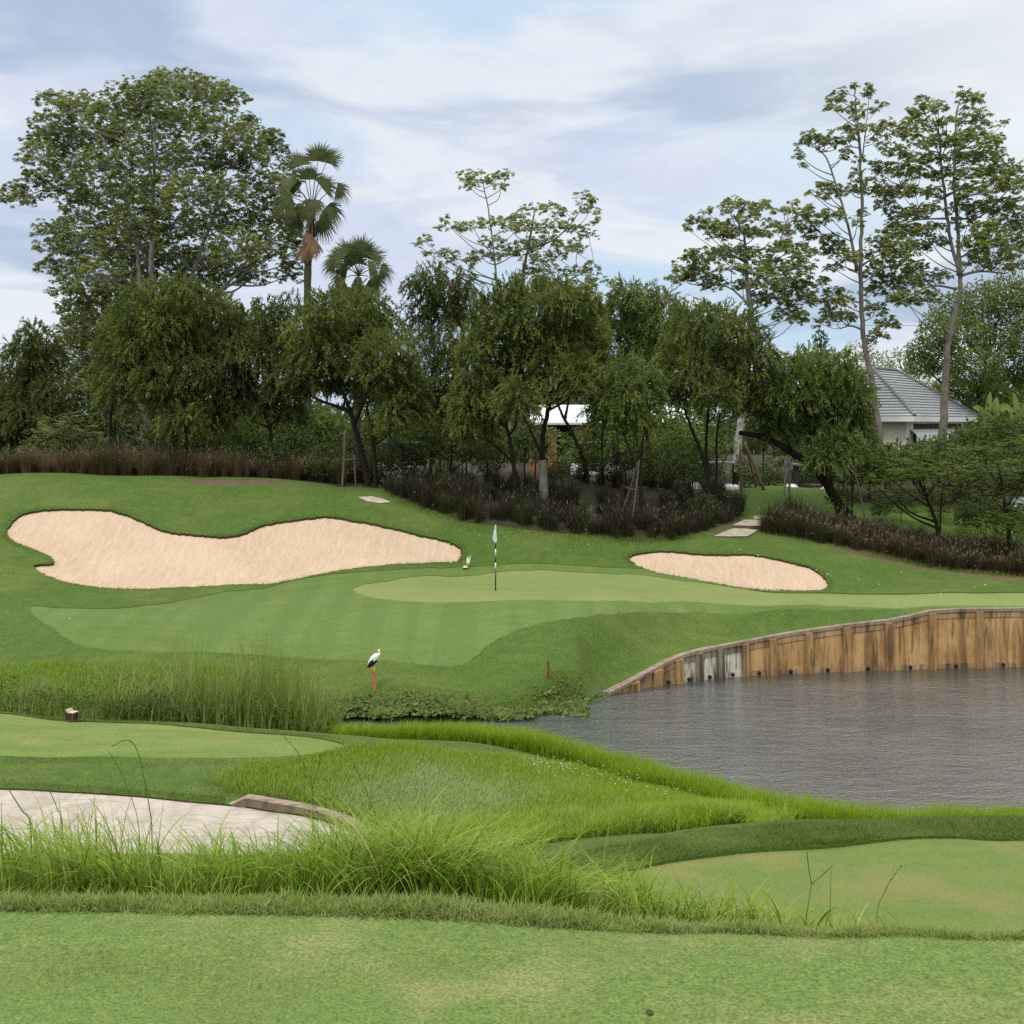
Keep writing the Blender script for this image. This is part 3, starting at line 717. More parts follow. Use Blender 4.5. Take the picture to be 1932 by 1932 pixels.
# --- tall arching grass on the bank just below the near tee
def tall_grass():
    cp = np.concatenate([rng.uniform(-170, 1150, 250), rng.uniform(600, 1120, 60), rng.uniform(1100, 1480, 60), rng.uniform(1450, 1680, 20)])
    cy = rng.uniform(4.45, 5.8, len(cp)); cyr = np.where(cp > 1150, rng.uniform(4.4, 4.85, len(cp)), cy)
    VV, FF, n0 = [], [], 0
    H = np.interp(cp, [-200, 0, 250, 420, 600, 720, 900, 1000, 1150, 1350, 1520, 1700], [.46, .48, .40, .36, .36, .46, .42, .34, .30, .27, .24, .18])
    dens = np.interp(cp, [-200, 900, 1150, 1350, 1700], [24, 24, 15, 10, 7])
    for px, y, h, dn in zip(cp, cyr, H, dens):
        n = max(4, int(dn * rng.uniform(.3, 1.5)))
        x0 = (px - CX) / FOC * y
        x = x0 + rng.normal(0, .04, n); yy = np.maximum(y + rng.normal(0, .05, n), 4.36)
        z = zf(x, yy) - .01
        lean = (PI if px < 330 else (0.15 if rng.random() < .5 else PI - .2)) + rng.normal(0, .4)
        phi = np.where(rng.random(n) < .72, lean + rng.normal(0, .45, n), rng.uniform(0, 2 * PI, n))
        L = (h + (y - 4.6) * .14) * rng.uniform(.55, 1.2, n)
        th0 = rng.uniform(.05, .55, n); cu = np.where(rng.random(n) < .25, rng.uniform(.1, .6, n), rng.uniform(1.0, 2.3, n))
        V, F = blades(np.column_stack([x, yy, z]), L * np.where(cu < .6, .72, 1), rng.uniform(.0042, .0092, n), phi, th0, cu, 9, .06, phi + PI / 2 + rng.normal(0, .5, n))
        VV.append(V); FF.append(F + n0); n0 += len(V)
    # lower dense undergrowth of the same bank
    n = 11000; px = np.where(rng.random(n) < .8, rng.uniform(-160, 1180, n), rng.uniform(1150, 1600, n)); y = rng.uniform(4.4, 5.6, n)
    x = (px - CX) / FOC * y; L = np.interp(px, [0, 900, 1100, 1600], [.20, .20, .13, .07]) * rng.uniform(.5, 1.2, n)
    V, F = blades(np.column_stack([x, y, zf(x, y) - .01]), L, rng.uniform(.003, .006, n), rng.uniform(0, 2 * PI, n), rng.uniform(0, .5, n), rng.gamma(2, .4, n), 5, .08)
    VV.append(V); FF.append(F + n0)
    dry = rng.choice(len(cp), 90); DV, DF, d0 = [], [], 0
    for i in dry:
        n = 3; y = np.full(n, cyr[i]) + rng.normal(0, .04, n); x = (cp[i] - CX) / FOC * y + rng.normal(0, .04, n); ph = rng.uniform(0, 2 * PI, n)
        V, F = blades(np.column_stack([x, y, zf(x, y) - .01]), H[i] * rng.uniform(.4, .95, n), rng.uniform(.0025, .005, n), ph, rng.uniform(.2, .9, n), rng.uniform(.2, 2.0, n), 7, .08)
        DV.append(V); DF.append(F + d0); d0 += len(V)
    stuff('dry_grass', np.concatenate(DV), np.concatenate(DF), M['bl_straw'], 'straw coloured dead blades scattered through the tall foreground grass', 'grass')
    stuff('tall_grass', np.concatenate(VV), np.concatenate(FF), M['bl_tall'], 'long arching bright green grass on the bank in front of the cart path', 'grass')
tall_grass()

# --- seed stalks that stand out one by one
def stalk(paths, Y, label, heads=(), r=.0022, mat='bl_band'):
    """paths: lists of surveyed points at distance Y; heads: which paths carry a seed head"""
    pts = [[at(px, py, Y + dy) for px, py, dy in p] for p in paths]
    g = pts[0][0].copy(); gz = z1(g[0], g[1]); 
    pts[0] = [np.array([g[0], g[1], gz - .02])] + pts[0]
    root = empty('grass_stalk', (g[0], g[1], gz), label, 'grass stalk', 'seed stalks standing above the foreground grass')
    o = np.array([g[0], g[1], gz]); a = Acc()
    for i, p in enumerate(pts):
        s = spline(p, 14); a.tube(s, np.linspace(r, r * .6, 14), 5)
    a.build('stem', M[mat], root, True, o)
    for i in heads:
        s = spline(pts[i], 30)[12:]
        b = rng.integers(0, len(s) - 1, 60); t = rng.random(60)[:, None]
        P = s[b] * (1 - t) + s[b + 1] * t; d = s[b + 1] - s[b]; d = d / np.linalg.norm(d, axis=1, keepdims=True) + unit(60) * .16
        V, F = leaves(P - o, d, unit(60), rng.uniform(.009, .016, 60), .0026)
        mesh_obj('seed_head', V, [F], M['seed'], root)
stalk([[(287,1575,0),(283,1530,0),(272,1470,0),(262,1425,0),(252,1403,0),(238,1397,0),(222,1402,0),(212,1408,0)]], 5.0, 'tallest seed stalk, hooked over to the left above the path', (0,))
stalk([[(262,1560,0),(234,1472,0),(222,1445,0),(208,1422,0)]], 5.3, 'thin leaning seed stalk just left of the hooked tall stalk', (0,), .0016)
stalk([[(600,1560,0),(592,1505,0),(589,1488,0)], [(589,1488,0),(581,1470,0),(575,1462,0)], [(589,1488,0),(599,1455,0),(605,1428,0)]], 5.1, 'forked dark seed stalk in front of the curved kerb', (1, 2), .0019)
stalk([[(712,1560,0),(690,1492,0),(678,1465,0),(667,1440,0)]], 5.2, 'dark seed stalk leaning left, in front of the end of the kerb', (0,), .0018)
stalk([[(590,1500,.1),(572,1440,.1),(556,1412,.1),(534,1388,.1)]], 5.3, 'dark seed stalk leaning left against the left tee edge', (0,), .0018)
stalk([[(1521,1735,0),(1526,1700,0),(1531,1668,0)], [(1531,1668,0),(1526,1640,0),(1523,1612,0)], [(1531,1668,0),(1549,1653,0),(1568,1636,0)]], 4.45, 'brown Y shaped seed stalk before the right tee lawn', (1, 2), .0022)
stalk([[(1566,1715,0),(1567,1680,0),(1568,1640,0)]], 4.5, 'straight thin stalk just right of the Y shaped stalk', (), .0013)
stalk([[(1655,1720,0),(1668,1685,0),(1680,1662,0),(1700,1634,0)]], 4.5, 'rightmost thin seed stalk leaning right over the right tee', (0,), .0014)
stalk([[(994,1700,0),(994,1670,0),(994,1638,0)]], 4.7, 'short upright dark stalk in the middle of the foreground grass', (0,), .0022)
stalk([[(58,1560,0),(42,1530,0),(20,1495,0),(2,1462,0)]], 4.9, 'broad leaning stalk at the left edge over the path', (), .003)
stalk([[(118,1560,0),(108,1525,0),(94,1492,0)]], 5.0, 'dark leaning stalk over the path near the left edge', (0,), .0018)

# --- field between the path and the pond
field_poly = plan([(405,1474),(449,1446),(586,1427),(654,1412),(771,1402),(860,1398),(700,1378),(640,1374)], 16, 31)
def field():
    line_low = plan([(654,1383),(810,1402),(927,1421),(1044,1441),(1161,1452),(1279,1484),(1357,1511),(1408,1530)], 18, 31)
    shore = to_xy(shore_near)[::-1]
    sN = to_xy(shore_near)[::-1]; lowL = to_xy([(660,28.3),(800,28.1),(960,28.0),(1080,27.2),(1200,25.7),(1300,24.7),(1400,23.9)])
    strip = np.vstack([lowL, to_xy([(1500,22.6),(1650,22.2),(1800,22.4),(1932,22.6),(2300,22.6)]), shore[::-1][:] if False else to_xy(shore_near)])
    n = 46000
    P = scatter(strip, n); x, y = P.T; z = zf(x, y)
    d = dist_poly(to_xy(shore_near), P, False)
    keep = (z > -6.35); x, y, z, d = x[keep], y[keep], np.maximum(z[keep], -6.04), d[keep]; n = len(x)
    L = rng.uniform(.28, .58, n) * (.75 + .5 * vnoise(x, y, 1.2, 8)) * np.where(x > 8.2, .8, 1)
    ph = rng.uniform(0, 2 * PI, n)
    V, F = blades(np.column_stack([x, y, z - .02]), L, rng.uniform(.009, .017, n), ph, rng.uniform(0, .4, n), rng.gamma(2, .32, n), 3, .1)
    stuff('pond_edge_grass', V, F, M['bl_edge'], 'band of taller bright green grass along the near pond edge', 'grass')
    body = np.vstack([plan([(398,1478),(430,1458),(470,1442),(586,1428),(654,1410),(771,1408),(888,1420)], 16, 30), line_low[3:], plan([(1500,1552),(1408,1556),(1279,1567),(1161,1577),(1044,1589),(927,1616)], 14.5, 24), to_xy([(900,15.2),(700,15),(690,18)]), plan([(700,1568),(660,1540),(600,1520),(508,1503),(440,1497)], 16, 26)])
    n = 95000
    P = scatter(body, n); P = P[~inside(polys['path'], P)]; x, y = P.T; n = len(x)
    px, py = px_of(x, y), HZ + (EYE - zf(x, y)) / y * FOC
    sil = np.exp(-(((px - 820) / 170) ** 2 + ((py - 1510) / 60) ** 2)) * 1.4 * (.5 + vnoise(x, y, 1.5, 4))
    edge = sstep(1535, 1575, py + .0 * px + (px - 1000) * .06) * sstep(640, 860, px)
    pl = rng.random(n) < np.clip(sil, 0, .9)
    L = (.10 + .08 * vnoise(x, y, .8, 2) + .22 * edge * (.4 + vnoise(x, y, 2.5, 9))) * rng.uniform(.6, 1.3, n)
    L = np.where(pl, L * .85, L)
    ph = np.where(pl, rng.normal(.6, .7, n), rng.uniform(0, 2 * PI, n))
    V, F = blades(np.column_stack([x, y, zf(x, y) - .015]), L, rng.uniform(.008, .016, n), ph, np.where(pl, rng.uniform(.2, .7, n), rng.uniform(0, .45, n)), rng.gamma(2, .28 + .3 * edge, n), 3, .1)
    k = V.reshape(n, 8, 3); f0 = np.array([[0, 1, 3, 2], [2, 3, 5, 4], [4, 5, 7, 6]])
    for sel, m, nm, lb in ((~pl, 'bl_field', 'field_grass', 'knee high bright green grass between the kerb and the pond'), (pl, 'bl_silver', 'pale_field_grass', 'paler silvery patch of grass in the middle of the long grass field')):
        v = k[sel]; F_ = (np.arange(len(v))[:, None, None] * 8 + f0).reshape(-1, 4)
        stuff(nm, v.reshape(-1, 3), F_, M[m], lb, 'grass')
    # small white flowers
    c = [(1010,1452,25,8,16),(1090,1468,50,12,16),(1180,1488,60,15,14),(1260,1512,50,12,8),(1060,1460,40,10,14)]
    P = []
    for cx, cy, sx, sy, m in c:
        for _ in range(m):
            h = hit(cx + rng.normal(0, sx * .6), cy + rng.normal(0, sy * .6) + 6, 16, 30); P.append((h[0], h[1], z1(*h) + rng.uniform(.2, .3)))
    P = np.array(P); n = len(P)
    VV, FF = [], []
    for q in range(4):
        a = q * PI / 2 + rng.uniform(0, 1, n)
        V, F = leaves(P, np.stack([np.cos(a), np.sin(a), np.full(n, .35)], -1), np.tile([0, 0, 1.], (n, 1)), .017, .014); VV.append(V); FF.append(F + q * 4 * n)
    stuff('white_wildflowers', np.concatenate(VV), np.concatenate(FF), M['petal'], 'sprinkle of tiny white flowers in the long grass', 'flowers')
field()

# --- mown band round the right tee, lips of the left tee and path
def bands():
    band = np.vstack([plan([(1932,1542),(1700,1547),(1500,1554),(1300,1571),(1130,1603),(1010,1638)], 9, 20), to_xy([(960,12.4),(1130,12.1)]), polys['rtee'][::6][1:55:3] if False else plan([(1150,1655),(1196,1641),(1277,1622),(1358,1610),(1438,1602),(1558,1592),(1678,1584),(1798,1580),(1932,1579.5)], 7.5, 18)])
    P = scatter(band, 62000); P = P[~inside(polys['rtee'], P)]; x, y = P.T; n = len(x)
    L = rng.uniform(.03, .075, n) * (.7 + .6 * vnoise(x, y, 2, 3))
    V, F = blades(np.column_stack([x, y, zf(x, y) - .01]), L, rng.uniform(.004, .008, n), rng.uniform(0, 2 * PI, n), rng.uniform(.1, .8, n), rng.uniform(0, .8, n), 2, .12)
    stuff('mown_band_grass', V, F, M['bl_band'], 'dense dark mown grass band curving behind the right tee', 'grass')
    # right tee and left tee stubble, plus shaggy edges of the path
    VV, FF, n0 = [], [], 0
    def edge(poly, n, w0, w1, l0, l1, sel=None):
        nonlocal n0
        s = rng.integers(0, len(poly), n); t = rng.random(n)[:, None]
        a, b = poly[s], poly[(s + 1) % len(poly)]; Q = a * (1 - t) + b * t; d = b - a; d /= np.linalg.norm(d, axis=1, keepdims=True) + 1e-9
        nn = np.stack([d[:, 1], -d[:, 0]], -1); c = inside(poly, Q + nn * .05); nn[c] *= -1
        Q = Q + nn * rng.uniform(w0, w1, n)[:, None]
        if sel is not None: Q = Q[sel(Q)]
        Q = Q[~inside(polys['pond'], Q)]
        x, y = Q.T; m = len(x)
        V, F = blades(np.column_stack([x, y, zf(x, y) - .01]), rng.uniform(l0, l1, m), rng.uniform(.006, .012, m), rng.uniform(0, 2 * PI, m), rng.uniform(.1, .9, m), rng.uniform(0, 1, m), 2, .12)
        VV.append(V); FF.append(F + n0); n0 += len(V)
    edge(polys['tee'], 9000, 0, .35, .03, .07)
    edge(polys['path'], 9000, 0, .3, .04, .11, lambda Q: (px_of(*Q.T) < 425) | (Q[:, 1] < 20.5))
    edge(polys['path'], 3000, .25, .9, .08, .22, lambda Q: (px_of(*Q.T) > 390) & (Q[:, 1] > 20.6))
    stuff('edge_grass', np.concatenate(VV), np.concatenate(FF), M['bl_band'], 'ragged grass edging the left tee and the cart path', 'grass')
    # rough lawn of the far side: longer tufts along the bunker lips, shore and bed edges
    VV, FF, n0 = [], [], 0
    edge(polys['bunker'], 11000, -.03, .22, .02, .06); edge(polys['bunker2'], 5000, -.03, .22, .02, .06)
    edge(polys['apron'], 7000, .0, .3, .015, .035)
    sh = np.vstack([to_xy(shore_far), to_xy([(1110,35.6),(900,34.3),(620,34.6)])])
    Q = scatter(sh, 9000); x, y = Q.T; m = len(x); d = dist_poly(to_xy(shore_far), Q, False)
    V, F = blades(np.column_stack([x, y, zf(x, y) - .01]), rng.uniform(.05, .16, m) * (1.4 - np.clip(d, 0, 1.1)), rng.uniform(.01, .016, m), rng.uniform(0, 2 * PI, m), rng.uniform(.1, .8, m), rng.uniform(0, 1, m), 2, .12)
    VV.append(V); FF.append(F + n0); n0 += len(V)
    for e_, n in ((bedC[:12], 5000), (bedR[:7], 4000)):
        Q = spline(e_, 200)[rng.integers(0, 200, n)] + rng.normal(0, .22, (n, 2)); x, y = Q.T
        V, F = blades(np.column_stack([x, y, zf(x, y) - .01]), rng.uniform(.05, .2, n), rng.uniform(.012, .02, n), rng.uniform(0, 2 * PI, n), rng.uniform(.1, .9, n), rng.uniform(0, 1, n), 2, .12)
        VV.append(V); FF.append(F + n0); n0 += len(V)
    stuff('lip_grass', np.concatenate(VV), np.concatenate(FF), M['bl_lawn'], 'longer turf edging the bunkers, apron and far shore', 'grass')
bands()

# --- reeds behind the left tee
def reeds():
    VV, FF, n0 = [], [], 0
    def put(n, px0, px1, y0, y1, l0, l1, w0, w1, c=.35, hp=None):
        nonlocal n0
        px = rng.uniform(px0, px1, n); y = rng.uniform(y0, y1, n); x = (px - CX) / FOC * y
        h = np.interp(px, *hp) if hp else 1
        L = rng.uniform(l0, l1, n) * h * (.55 + .8 * vnoise(x, y, 1.5, 12))
        V, F = blades(np.column_stack([x, y, np.maximum(zf(x, y), -6.05) - .02]), L, rng.uniform(w0, w1, n), rng.uniform(0, 2 * PI, n), rng.uniform(0, .2, n), rng.gamma(1.8, c, n), 6, .06)
        VV.append(V); FF.append(F + n0); n0 += len(V)
    prof = ([-100, 60, 130, 200, 300, 400, 480, 560, 600, 625], [.75, .85, .7, .85, .95, 1.05, 1.15, 1.12, .9, .6])
    put(2500, 195, 612, 29.6, 32.6, .7, 1.75, .024, .046, .45, prof)
    put(800, 330, 605, 30, 32.4, 1.7, 2.3, .010, .018, .16, prof)
    put(450, 30, 115, 29.6, 31.5, 1.1, 1.7, .010, .02, .2, prof)
    put(1500, -160, 230, 29.2, 31.5, .4, .9, .014, .026, .4, prof)
    put(900, 560, 640, 30.6, 32.2, .5, 1.1, .014, .024, .35)
    stuff('reeds', np.concatenate(VV), np.concatenate(FF), M['bl_reed'], 'tall green reeds standing in the marsh behind the left tee', 'reeds')
    # leafy weeds among them
    n = 9000; px = np.where(rng.random(n) < .7, rng.uniform(-150, 330, n), rng.uniform(200, 640, n)); y = rng.uniform(29.2, 32.8, n); x = (px - CX) / FOC * y
    z = zf(x, y); h = rng.uniform(0, 1, n) ** .7 * (.35 + .75 * vnoise(x, y, 1.1, 6))
    V, F = leaves(np.column_stack([x, y, z + h]), unit(n, -.2) + [0, 0, .2], unit(n), rng.uniform(.06, .13, n), rng.uniform(.03, .06, n))
    stuff('marsh_weeds', V, F, M['lf_shrub'], 'leafy green weeds at the foot of the reeds on the left', 'weeds')
    # meadow strip behind the reeds
    n = 12000; px = rng.uniform(-160, 560, n); y = rng.uniform(32.3, 35.6, n); x = (px - CX) / FOC * y
    V, F = blades(np.column_stack([x, y, zf(x, y) - .01]), rng.uniform(.08, .28, n), rng.uniform(.012, .02, n), rng.uniform(0, 2 * PI, n), rng.uniform(0, .6, n), rng.uniform(0, 1, n), 2, .12)
    stuff('meadow_grass', V, F, M['bl_field'], 'bright unmown grass strip behind the reeds on the left', 'grass')
reeds()

# --- creeper along the far shore
def creeper():
    VV, FF, n0 = [], [], 0
    for (px0, px1, ya, yb, h, n) in ((632, 890, 32.7, 33.5, .30, 4600), (880, 1010, 32.75, 33.4, .20, 1300), (1045, 1150, 33.9, 35.7, .10, 420), (1010, 1110, 33.2, 34.4, .12, 500)):
        px = rng.uniform(px0, px1, n); y = rng.uniform(ya, yb, n) + np.interp(px, [900, 960, 1050, 1150], [0, .45, 1.0, 1.3]) * (px0 < 900) * 0
        if px0 == 870: y = y + np.interp(px, [900, 1010], [0, .8])
        if px0 == 1045: y = np.interp(px, [1045, 1110, 1150], [34.75, 34.8, 35.4]) + rng.normal(0, .22, n)
        x = (px - CX) / FOC * y; z = np.maximum(zf(x, y), -6.0)
        hh = h * (.45 + .9 * vnoise(x, y, 1.6, 4)) * rng.uniform(.25, 1, n) ** .6
        nrm = unit(n, .1) + np.array([0, -.7, .3]); d = np.cross(nrm, unit(n))
        P = np.column_stack([x, y, z + hh]); P[:, 1] -= .25 * (hh < h * .6)
        s = rng.uniform(.06, .12, n) * (.5 if px0 == 1045 else 1)
        d = d / (np.linalg.norm(d, axis=1, keepdims=True) + 1e-9); nr = nrm / np.linalg.norm(nrm, axis=1, keepdims=True); sd = np.cross(d, nr)
        pts = [(0, .0), (.28, .50), (.72, .40), (1, 0), (.72, -.40), (.28, -.50)]
        V = np.stack([P + d * (a * s)[:, None] + sd * (b * s)[:, None] for a, b in pts], 1).reshape(-1, 3)
        f = np.array([[0, 1, 2, 3], [0, 3, 4, 5]])
        VV.append(V); FF.append((np.arange(n)[:, None, None] * 6 + f).reshape(-1, 4) + n0); n0 += len(V)
    stuff('creeper', np.concatenate(VV), np.concatenate(FF), M['lf_creeper'], 'round leaved creeper hanging over the far pond bank', 'creeper')
creeper()

# --- fountain grass plantings
def fountain(name, spots, hgt, mat, label, nb=90, plume=.15, wid=(.012, .026)):
    VV, FF, n0 = [], [], 0; PV, PF, p0 = [], [], 0
    for (x0, y0), h in zip(spots, hgt):
        n = int(nb * rng.uniform(.7, 1.3)); r = rng.uniform(0, .22, n); a = rng.uniform(0, 2 * PI, n)
        x = x0 + r * np.cos(a); y = y0 + r * np.sin(a)
        zc = z1(x0, y0)
        L = h * rng.uniform(.55, 1.15, n)
        phi = a + rng.normal(0, .5, n)
        V, F = blades(np.column_stack([x, y, np.full(n, zc - .03)]), L, rng.uniform(*wid, n), phi, rng.uniform(.0, .3, n), rng.gamma(2, .32, n), 4, .08)
        VV.append(V); FF.append(F + n0); n0 += len(V)
        m = int(n * plume)
        if m:
            tips = V.reshape(n, 10, 3)[:m, 8]; d = V.reshape(n, 10, 3)[:m, 8] - V.reshape(n, 10, 3)[:m, 6]
            v, f = leaves(tips, d + unit(m) * .02, unit(m), rng.uniform(.12, .22, m), .022)
            PV.append(v); PF.append(f + p0); p0 += len(v)
    V = np.concatenate(VV); F = np.concatenate(FF)
    if PV:
        F2 = np.concatenate(PF) + len(V)
        o = mesh_obj(name, np.vstack([V, np.concatenate(PV)]), [np.vstack([F, F2])], [M[mat], M['plume']], midx=[0] * len(F) + [1] * len(F2))
    else: o = mesh_obj(name, V, [F], M[mat])
    return tag(o, label, 'ornamental grass', kind='stuff')
def plant_beds():
    # left hedge on the ridge
    px = rng.uniform(-160, 650, 330); y = rng.uniform(54.6, 57.5, 330); x = (px - CX) / FOC * y
    keep = (px < 560) | (y > 55.2)
    px, x, y = px[keep], x[keep], y[keep]
    h = np.interp(px, [-160, 0, 200, 420, 560, 650], [1.3, 1.25, 1.4, 1.3, 1.1, .9]) * (.42 + .55 * vnoise(x, y, .7, 3) + .45 * vnoise(x, y, 2.1, 8)) * rng.uniform(.75, 1.2, len(x))
    dark = rng.random(len(x)) < np.interp(px, [0, 450, 560, 650], [.25, .35, .75, .9])
    fountain('fountain_grass', np.column_stack([x, y])[~dark], h[~dark], 'bl_brown', 'brown fountain grass hedge along the ridge above the large bunker', 95, .12)
    fountain('fountain_grass', np.column_stack([x, y])[dark], h[dark] * .92, 'bl_mixed', 'darker rusty fountain grass mixed into the ridge hedge', 90, .04)
    # brown patch under the trees further back
    px = rng.uniform(560, 720, 60); y = rng.uniform(58, 61, 60); x = (px - CX) / FOC * y
    fountain('fountain_grass', np.column_stack([x, y]), rng.uniform(1.1, 1.5, 60), 'bl_brown', 'patch of brown fountain grass behind the twin dark trunks', 90, .1)
    # dark planting in the middle
    P = scatter(bedC, 460); P = P[(P[:, 1] < 60)]
    d = dist_poly(bedC[:11], P, False)
    px = px_of(*P.T)
    P = P[(d < 3.2) | (rng.random(len(P)) < .35)]
    fr = spline(bedC[:12], 60) + np.array([0, .35]) + rng.normal(0, .12, (60, 2))
    P = np.vstack([P, fr[rng.random(60) < .8]])
    fountain('fountain_grass', P, rng.uniform(.5, 1.2, len(P)) * (.75 + .5 * vnoise(*P.T, .8, 5)), 'bl_dark', 'dark purple fountain grass massed under the middle trees', 95, .05)
    # right bank
    P = scatter(bedR, 330); fr = spline(bedR[:7], 60) + np.array([0, .3]) + rng.normal(0, .12, (60, 2)); P = np.vstack([P, fr])
    px = px_of(*P.T); h = np.interp(px, [1440, 1500, 1600, 1700, 1932], [1.25, 1.3, .85, .8, 1.1]) * rng.uniform(.6, 1.1, len(P)) * (.7 + .5 * vnoise(*P.T, .9, 6))
    dk = rng.random(len(P)) < np.interp(px, [1440, 1560, 1700, 1932], [.8, .55, .4, .3])
    fountain('fountain_grass', P[dk], h[dk], 'bl_dark', 'dark fountain grass in the bank right of the stone steps', 95, .08)
    fountain('fountain_grass', P[~dk], h[~dk], 'bl_mixed', 'rusty brown fountain grass in the bank right of the stone steps', 95, .12)
plant_beds()

# --- scattered pale specks on the far lawns
def specks():
    S = [(418,944),(385,972),(428,979),(560,952),(600,990),(478,986),(740,1003),(955,1015),(1075,1040),(1033,1056),(1110,1030),(1155,1040),(905,1012),(130,1170),(315,1312),(82,1291),(1430,1050),(1540,1078),(1620,1095),(1660,1105),(1700,1082),(1775,1123),(1840,1110),(1500,1068),(1560,1085),(1395,1040),(1190,1028),(1290,1030),(40,1375-180),(345,1318),(1700,1095),(1860,1105)]
    P = np.array([np.append(q, z1(*q) + .035) for q in far(S)]); n = len(P)
    VV, FF = [], []
    for k in range(3):
        V, F = leaves(P, unit(n, -.1), unit(n, .3), rng.uniform(.03, .06, n), rng.uniform(.02, .035, n)); VV.append(V); FF.append(F + 4 * n * k)
    stuff('fallen_petals', np.concatenate(VV), np.concatenate(FF), M['petal'], 'pale fallen petals scattered over the far lawns', 'petals')
specks()
# ---------------------------------------------------------------- trees
def lobe_weep(c, r, dens, out, twigs):
    r = r * rng.uniform(.85, 1.15, 3); n = max(30, int(dens * r[0] * r[2] * 205 * rng.uniform(.6, 1.35)))
    u = unit(n, -.75); rad = rng.uniform(.25, 1, n) ** .55
    S = c + u * rad[:, None] * r * rng.uniform(.9, 1.12, (n, 1))
    phi = np.arctan2(u[:, 1], u[:, 0]) + rng.normal(0, .7, n)
    top = np.clip(u[:, 2] * rad, 0, 1)
    upw = rng.random(n) < .55 * top + .18
    th0 = np.where(upw, rng.uniform(.0, .9, n), rng.uniform(.9, 2.0, n)); end = np.where(upw & (rng.random(n) < .7), th0 + rng.uniform(.1, .7, n), 2.9)
    Ls = rng.uniform(.25, .8, n) * (1.1 - .45 * top)
    K = 11; P = S.copy(); pos, dr = [], []
    hz = np.stack([np.cos(phi), np.sin(phi)], -1)
    for k in range(K):
        th = np.minimum(th0 + (end - th0) * (k / (K - 1)) ** .8 * rng.uniform(.75, 1.0, n), 3.05)
        d = np.column_stack([hz * np.sin(th)[:, None], np.cos(th)])
        P = P + d * (Ls / K)[:, None]
        for q in range(2):
            pos.append(P + rng.normal(0, .012, (n, 3))); dr.append(d + unit(n) * .62)
    pos = np.concatenate(pos); dr = np.concatenate(dr); m = len(pos)
    out.append(leaves(pos, dr, unit(m), rng.uniform(.13, .24, m), rng.uniform(.034, .056, m)))
    for i in rng.integers(0, n, 7): twigs.append((c, S[i], .018))

def lobe_palmate(c, r, dens, out, twigs, size=1.0, flat=.0):
    """twig ends that carry whorls of drooping leaflets"""
    n = max(6, int(dens * r[0] * r[2] * 36))
    u = unit(n, -.45); rad = rng.uniform(.3, 1, n) ** .6
    T = c + u * rad[:, None] * r
    for i in range(0, n, 2): twigs.append((c, T[i], .014))
    k = 3                                              # leaves at every twig end
    a = rng.uniform(0, 2 * PI, (n, k)) ; el = rng.uniform(-.5, .9, (n, k))
    pd = np.stack([np.cos(a) * np.cos(el), np.sin(a) * np.cos(el), np.sin(el)], -1)
    H = (T[:, None] + pd * rng.uniform(.10, .26, (n, k, 1)) * size).reshape(-1, 3); pd = pd.reshape(-1, 3); m = len(H)
    nr = pd * .6 + unit(m) * .35 + [0, 0, .8]; nr /= np.linalg.norm(nr, axis=1, keepdims=True)
    e1 = np.cross(nr, unit(m)); e1 /= np.linalg.norm(e1, axis=1, keepdims=True); e2 = np.cross(nr, e1)
    for q in range(6):
        t = q / 6 * 2 * PI + rng.normal(0, .15, m)
        d = e1 * np.cos(t)[:, None] + e2 * np.sin(t)[:, None] - np.array([0, 0, .55]) - nr * .1
        out.append(leaves(H, d, nr + unit(m) * .25, rng.uniform(.16, .27, m) * size, rng.uniform(.065, .10, m) * size))

def lobe_feather(c, r, dens, out, twigs):
    n = int(dens * r[0] * r[2] * 120)
    u = unit(n, -.6); rad = rng.uniform(.2, 1, n) ** .5
    S = c + u * rad[:, None] * r
    phi = np.arctan2(u[:, 1], u[:, 0]) + rng.normal(0, .6, n)
    el = rng.normal(.12, .25, n)
    d = np.stack([np.cos(phi) * np.cos(el), np.sin(phi) * np.cos(el), np.sin(el)], -1)
    K = 8; Ls = rng.uniform(.3, .6, n)
    for k in range(K):
        P = S + d * (Ls * (k + .5) / K)[:, None] - np.array([0, 0, .12]) * ((k / K) ** 2)
        for s in (-1, 1):
            sd = np.cross(d, [0, 0, 1.]) * s + d * .4 + unit(n) * .15
            out.append(leaves(P, sd, np.tile([0, 0, 1.], (n, 1)) + unit(n) * .3, rng.uniform(.09, .16, n), rng.uniform(.028, .045, n)))
    for i in rng.integers(0, n, 5): twigs.append((c, S[i], .015))

def lobe_broad(c, r, dens, out, twigs, size=1.0):
    n = int(dens * r[0] * r[2] * 420)
    u = unit(n, -.7); rad = rng.uniform(.15, 1, n) ** .45
    bump = .82 + .36 * vnoise(u[:, 0] * 3 + c[0], u[:, 2] * 3 + c[2], 1.2, 2)
    S = c + u * (rad * bump)[:, None] * r
    d = u * .8 + unit(n) * .9 - np.array([0, 0, .35])
    out.append(leaves(S, d, u + unit(n) * .8 + [0, 0, .6], rng.uniform(.14, .28, n) * size, rng.uniform(.06, .12, n) * size))
    for i in rng.integers(0, n, 4): twigs.append((c, S[i], .02))

KIND = {'weep': lobe_weep, 'palmate': lobe_palmate, 'feather': lobe_feather, 'broad': lobe_broad}

